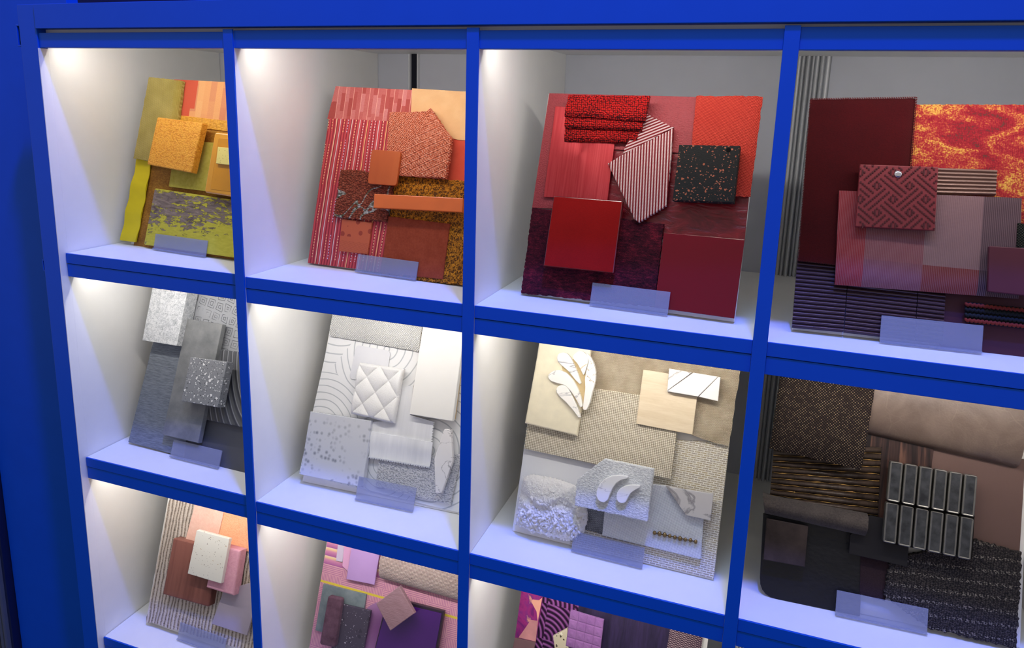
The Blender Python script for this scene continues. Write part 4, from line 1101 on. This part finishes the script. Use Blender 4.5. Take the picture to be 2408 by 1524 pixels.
slab(b, 'speckled_tile', 'white speckled terrazzo tile', C('9', (1015, 450), (1313, 530), (1237, 940), (932, 848)), .046, .008, terrazzo('#dcdcd6', [('#8e8a84', 230, .22, .32), ('#b8a894', 150, .2, .25)]), .001, .0015)
holder('frosted acrylic holder in front of the blush sample board', *C('9', (858, 1290), (1290, 1430), (1270, 1570), (868, 1395)), b, .0145)

# ================================================================== board 10: lilac
def m_graphic():
    g = G('pink_yellow_graphic')
    X = g.xyz()
    hs = g.sin(X[1], .0034); vs = g.sin(X[0], .0034)
    blk = g.n('ShaderNodeTexChecker'); g.set(blk.inputs['Vector'], g.map((1, 1.7, 1), 0)); blk.inputs['Scale'].default_value = 21
    a = g.m('MULTIPLY', g.rampv(hs, .4, .6), blk.outputs['Fac']); c = g.m('MULTIPLY', g.rampv(vs, .4, .6), g.m('SUBTRACT', 1.0, blk.outputs['Fac']))
    lines = g.m('ADD', a, c)
    col = g.mix(lines, '#dfaab6', '#c080a4')
    d = g.dist2(.16, .115); arch = g.m('LESS_THAN', d, .06)
    col = g.mix(arch, col, g.ramp(g.m('DIVIDE', d, .07), [(.2, '#8d5a96'), (1, '#b184b4')]))
    yl = g.m('LESS_THAN', g.m('ABSOLUTE', g.m('SUBTRACT', X[1], .180)), .0022)
    col = g.mix(yl, col, '#e2cc4e')
    top = g.m('GREATER_THAN', X[1], .214)
    band = g.ramp(g.m('FRACT', g.m('DIVIDE', X[1], .0165)), [(0, '#a85c9c'), (.55, '#d891b4'), (.8, '#f0cf9a'), (1, '#f0d8c4')])
    return g.done(g.mix(top, col, band), .6)
b = Board('lilac_sample_board', 'lilac and purple material sample board, second in the bottom row', (.455, .085, z3), 0.0, 18.5, .333, .334)
slab(b, 'graphic_wallpaper', 'pink and yellow geometric wallpaper', C('10', (560, -310), (2440, 60), (2150, 2420), (190, 1880)), .003, .0026, m_graphic())
slab(b, 'pale_card', 'very pale lilac card', C('10', (625, 120), (712, 140), (672, 440), (588, 425)), .007, .003, plain('#cdc0d8', .5))
slab(b, 'pink_card', 'pink card', C('10', (702, 130), (805, 155), (740, 560), (668, 490)), .0085, .003, plain('#dca6cc', .5))
slab(b, 'lilac_card', 'lilac card', C('10', (805, 140), (1160, 215), (1072, 727), (720, 655)), .014, .003, plain('#b795cf', .5, var=.03))
slab(b, 'teal_felt', 'grey teal mottled felt', C('10', (430, 715), (971, 850), (880, 1450), (328, 1302)), .008, .004, m_concrete('#66747c', '#8e9aa0'))
slab(b, 'slate_tile', 'slate purple tile with silver flecks', C('10', (650, 965), (1030, 1055), (895, 1760), (500, 1660)), .014, .005, terrazzo('#4c4658', [('#bcb6c4', 170, .24, .35), ('#c8c2d0', 260, .2, .3), ('#3d3748', 80, .3, .4)]), .0008)
slab(b, 'velvet_strip', 'mauve crushed velvet strip', C('10', (488, 865), (664, 905), (572, 1522), (380, 1480)), .024, .010, felt('#4c3444', '#7a5c6e', 60, big=25, dist=.0004), .003, .005, seg=3)
pg = slab(b, 'purple_glass', 'dark purple glass panel', C('10', (1240, 880), (1952, 1060), (1830, 1760), (1060, 1600)), .0165, .008, plain('#2e2434', .3, .5), .0006)
slab(b, 'glass_face', 'glossy purple face', C('10', (1245, 930), (1925, 1088), (1805, 1760), (1068, 1600)), .0175, .002, plain('#4a1c74', .08, .4, coat=.2, var=.12, vscale=10), .0005, parent=pg)
patch(b, 'woven_roll', 'rolled cream and mauve woven fabric', C('10', (1175, 190), (2330, 490), (2200, 1010), (1100, 690)), .032, .028, weave('#a48e8a', '#e2d4ce', .0034, rot=25, dist=.0016, cn=15), rollf(.026), 24, 20, wob=.0012)
slab(b, 'mauve_tile', 'mauve glazed tile set on its corner', C('10', (1385, 745), (1578, 1088), (1275, 1308), (1095, 965)), .044, .009, m_streak('#8a6a74', '#a58590'), .0012)

# ================================================================== board 11: magenta
def m_abstract():
    g = G('magenta_abstract')
    n = g.noise(16, 4, g.map(1, 30), .6, 1.5)
    return g.done(g.ramp(n, [(.3, '#341a4a'), (.42, '#6a1e6a'), (.52, '#9a2c74'), (.62, '#7a2c7c'), (.7, '#d89a84')]), .5)
def m_deco():
    g = G('deco_arches')
    v = g.map(1, 0); cell = g.n('ShaderNodeVectorMath', operation='MODULO'); g.set(cell.inputs[0], v); cell.inputs[1].default_value = (.05, .062, 1)
    d = g.dist2(.0, .0, cell.outputs[0]); k = g.sin(d, .0085)
    return g.done(g.ramp(k, [(.25, '#2c1030'), (.5, '#6a3070'), (.9, '#96589a')]), .85, k, dist=.0025)
b = Board('magenta_sample_board', 'magenta and violet material sample board, third in the bottom row', (.878, .088, z3), -1.0, 18.5, .333, .334)
slab(b, 'deco_carpet', 'purple carpet with carved arches', C('11', (640, -60), (1060, 40), (900, 1100), (480, 960)), .008, .005, m_deco())
slab(b, 'abstract_print', 'magenta abstract print', C('11', (498, -100), (688, -40), (580, 622), (403, 582)), .012, .003, m_abstract())
pk = plain('#e8a890', .6, var=.06)
slab(b, 'peach_brushstroke', 'peach brush stroke shape', C('11', (610, 262), (638, 240), (600, 445), (590, 360), (545, 275), (555, 255)), .0126, .0005, pk, .0001)
slab(b, 'peach_brushstroke', 'peach brush stroke shape', C('11', (540, 430), (602, 440), (582, 615), (435, 582), (500, 490)), .0126, .0005, plain('#c78a8c', .6, var=.2, vscale=30), .0001)
slab(b, 'lower_print', 'brown and purple print', C('11', (403, 585), (580, 623), (520, 920), (345, 870)), .015, .003, plain('#7a5c60', .5, var=.2, vscale=20))
slab(b, 'purple_hide', 'dark violet hair hide', C('11', (985, 20), (1790, 200), (1640, 1180), (870, 980)), .010, .005, wood('#150f28', '#33264c', 60, .12, -14, .55, .0012), .001)
slab(b, 'mauve_ribbon', 'mauve and cream woven ribbon', C('11', (1785, 200), (2060, 265), (1930, 1180), (1640, 1100)), .011, .004, weave('#3a2438', '#b49a9c', .0064, .0036, dist=.001, cn=8))
slab(b, 'quartz_piece', 'gold flecked white quartz piece', C('11', (728, 570), (852, 503), (880, 640), (830, 740), (745, 690)), .020, .008, terrazzo('#cfc4a8', [('#3a2e1c', 130, .3, .45), ('#efe8d8', 110, .3, .4)]), .002)
def waffle(s, t):
    a, c = (s*4) % 1, (t*4) % 1
    return -.0016*(1 - min(1, min(a, 1-a)*9)*min(1, min(c, 1-c)*9)) - .0014*max(0, 1-max(abs(a-.5), abs(c-.5))*4)*-1
patch(b, 'waffle_swatch', 'lilac waffle-weave swatch', C('11', (880, 345), (1166, 430), (1128, 745), (838, 655)), .022, .005, weave('#8a5c98', '#a879b2', .002, dist=.0003), waffle, 64, 64)
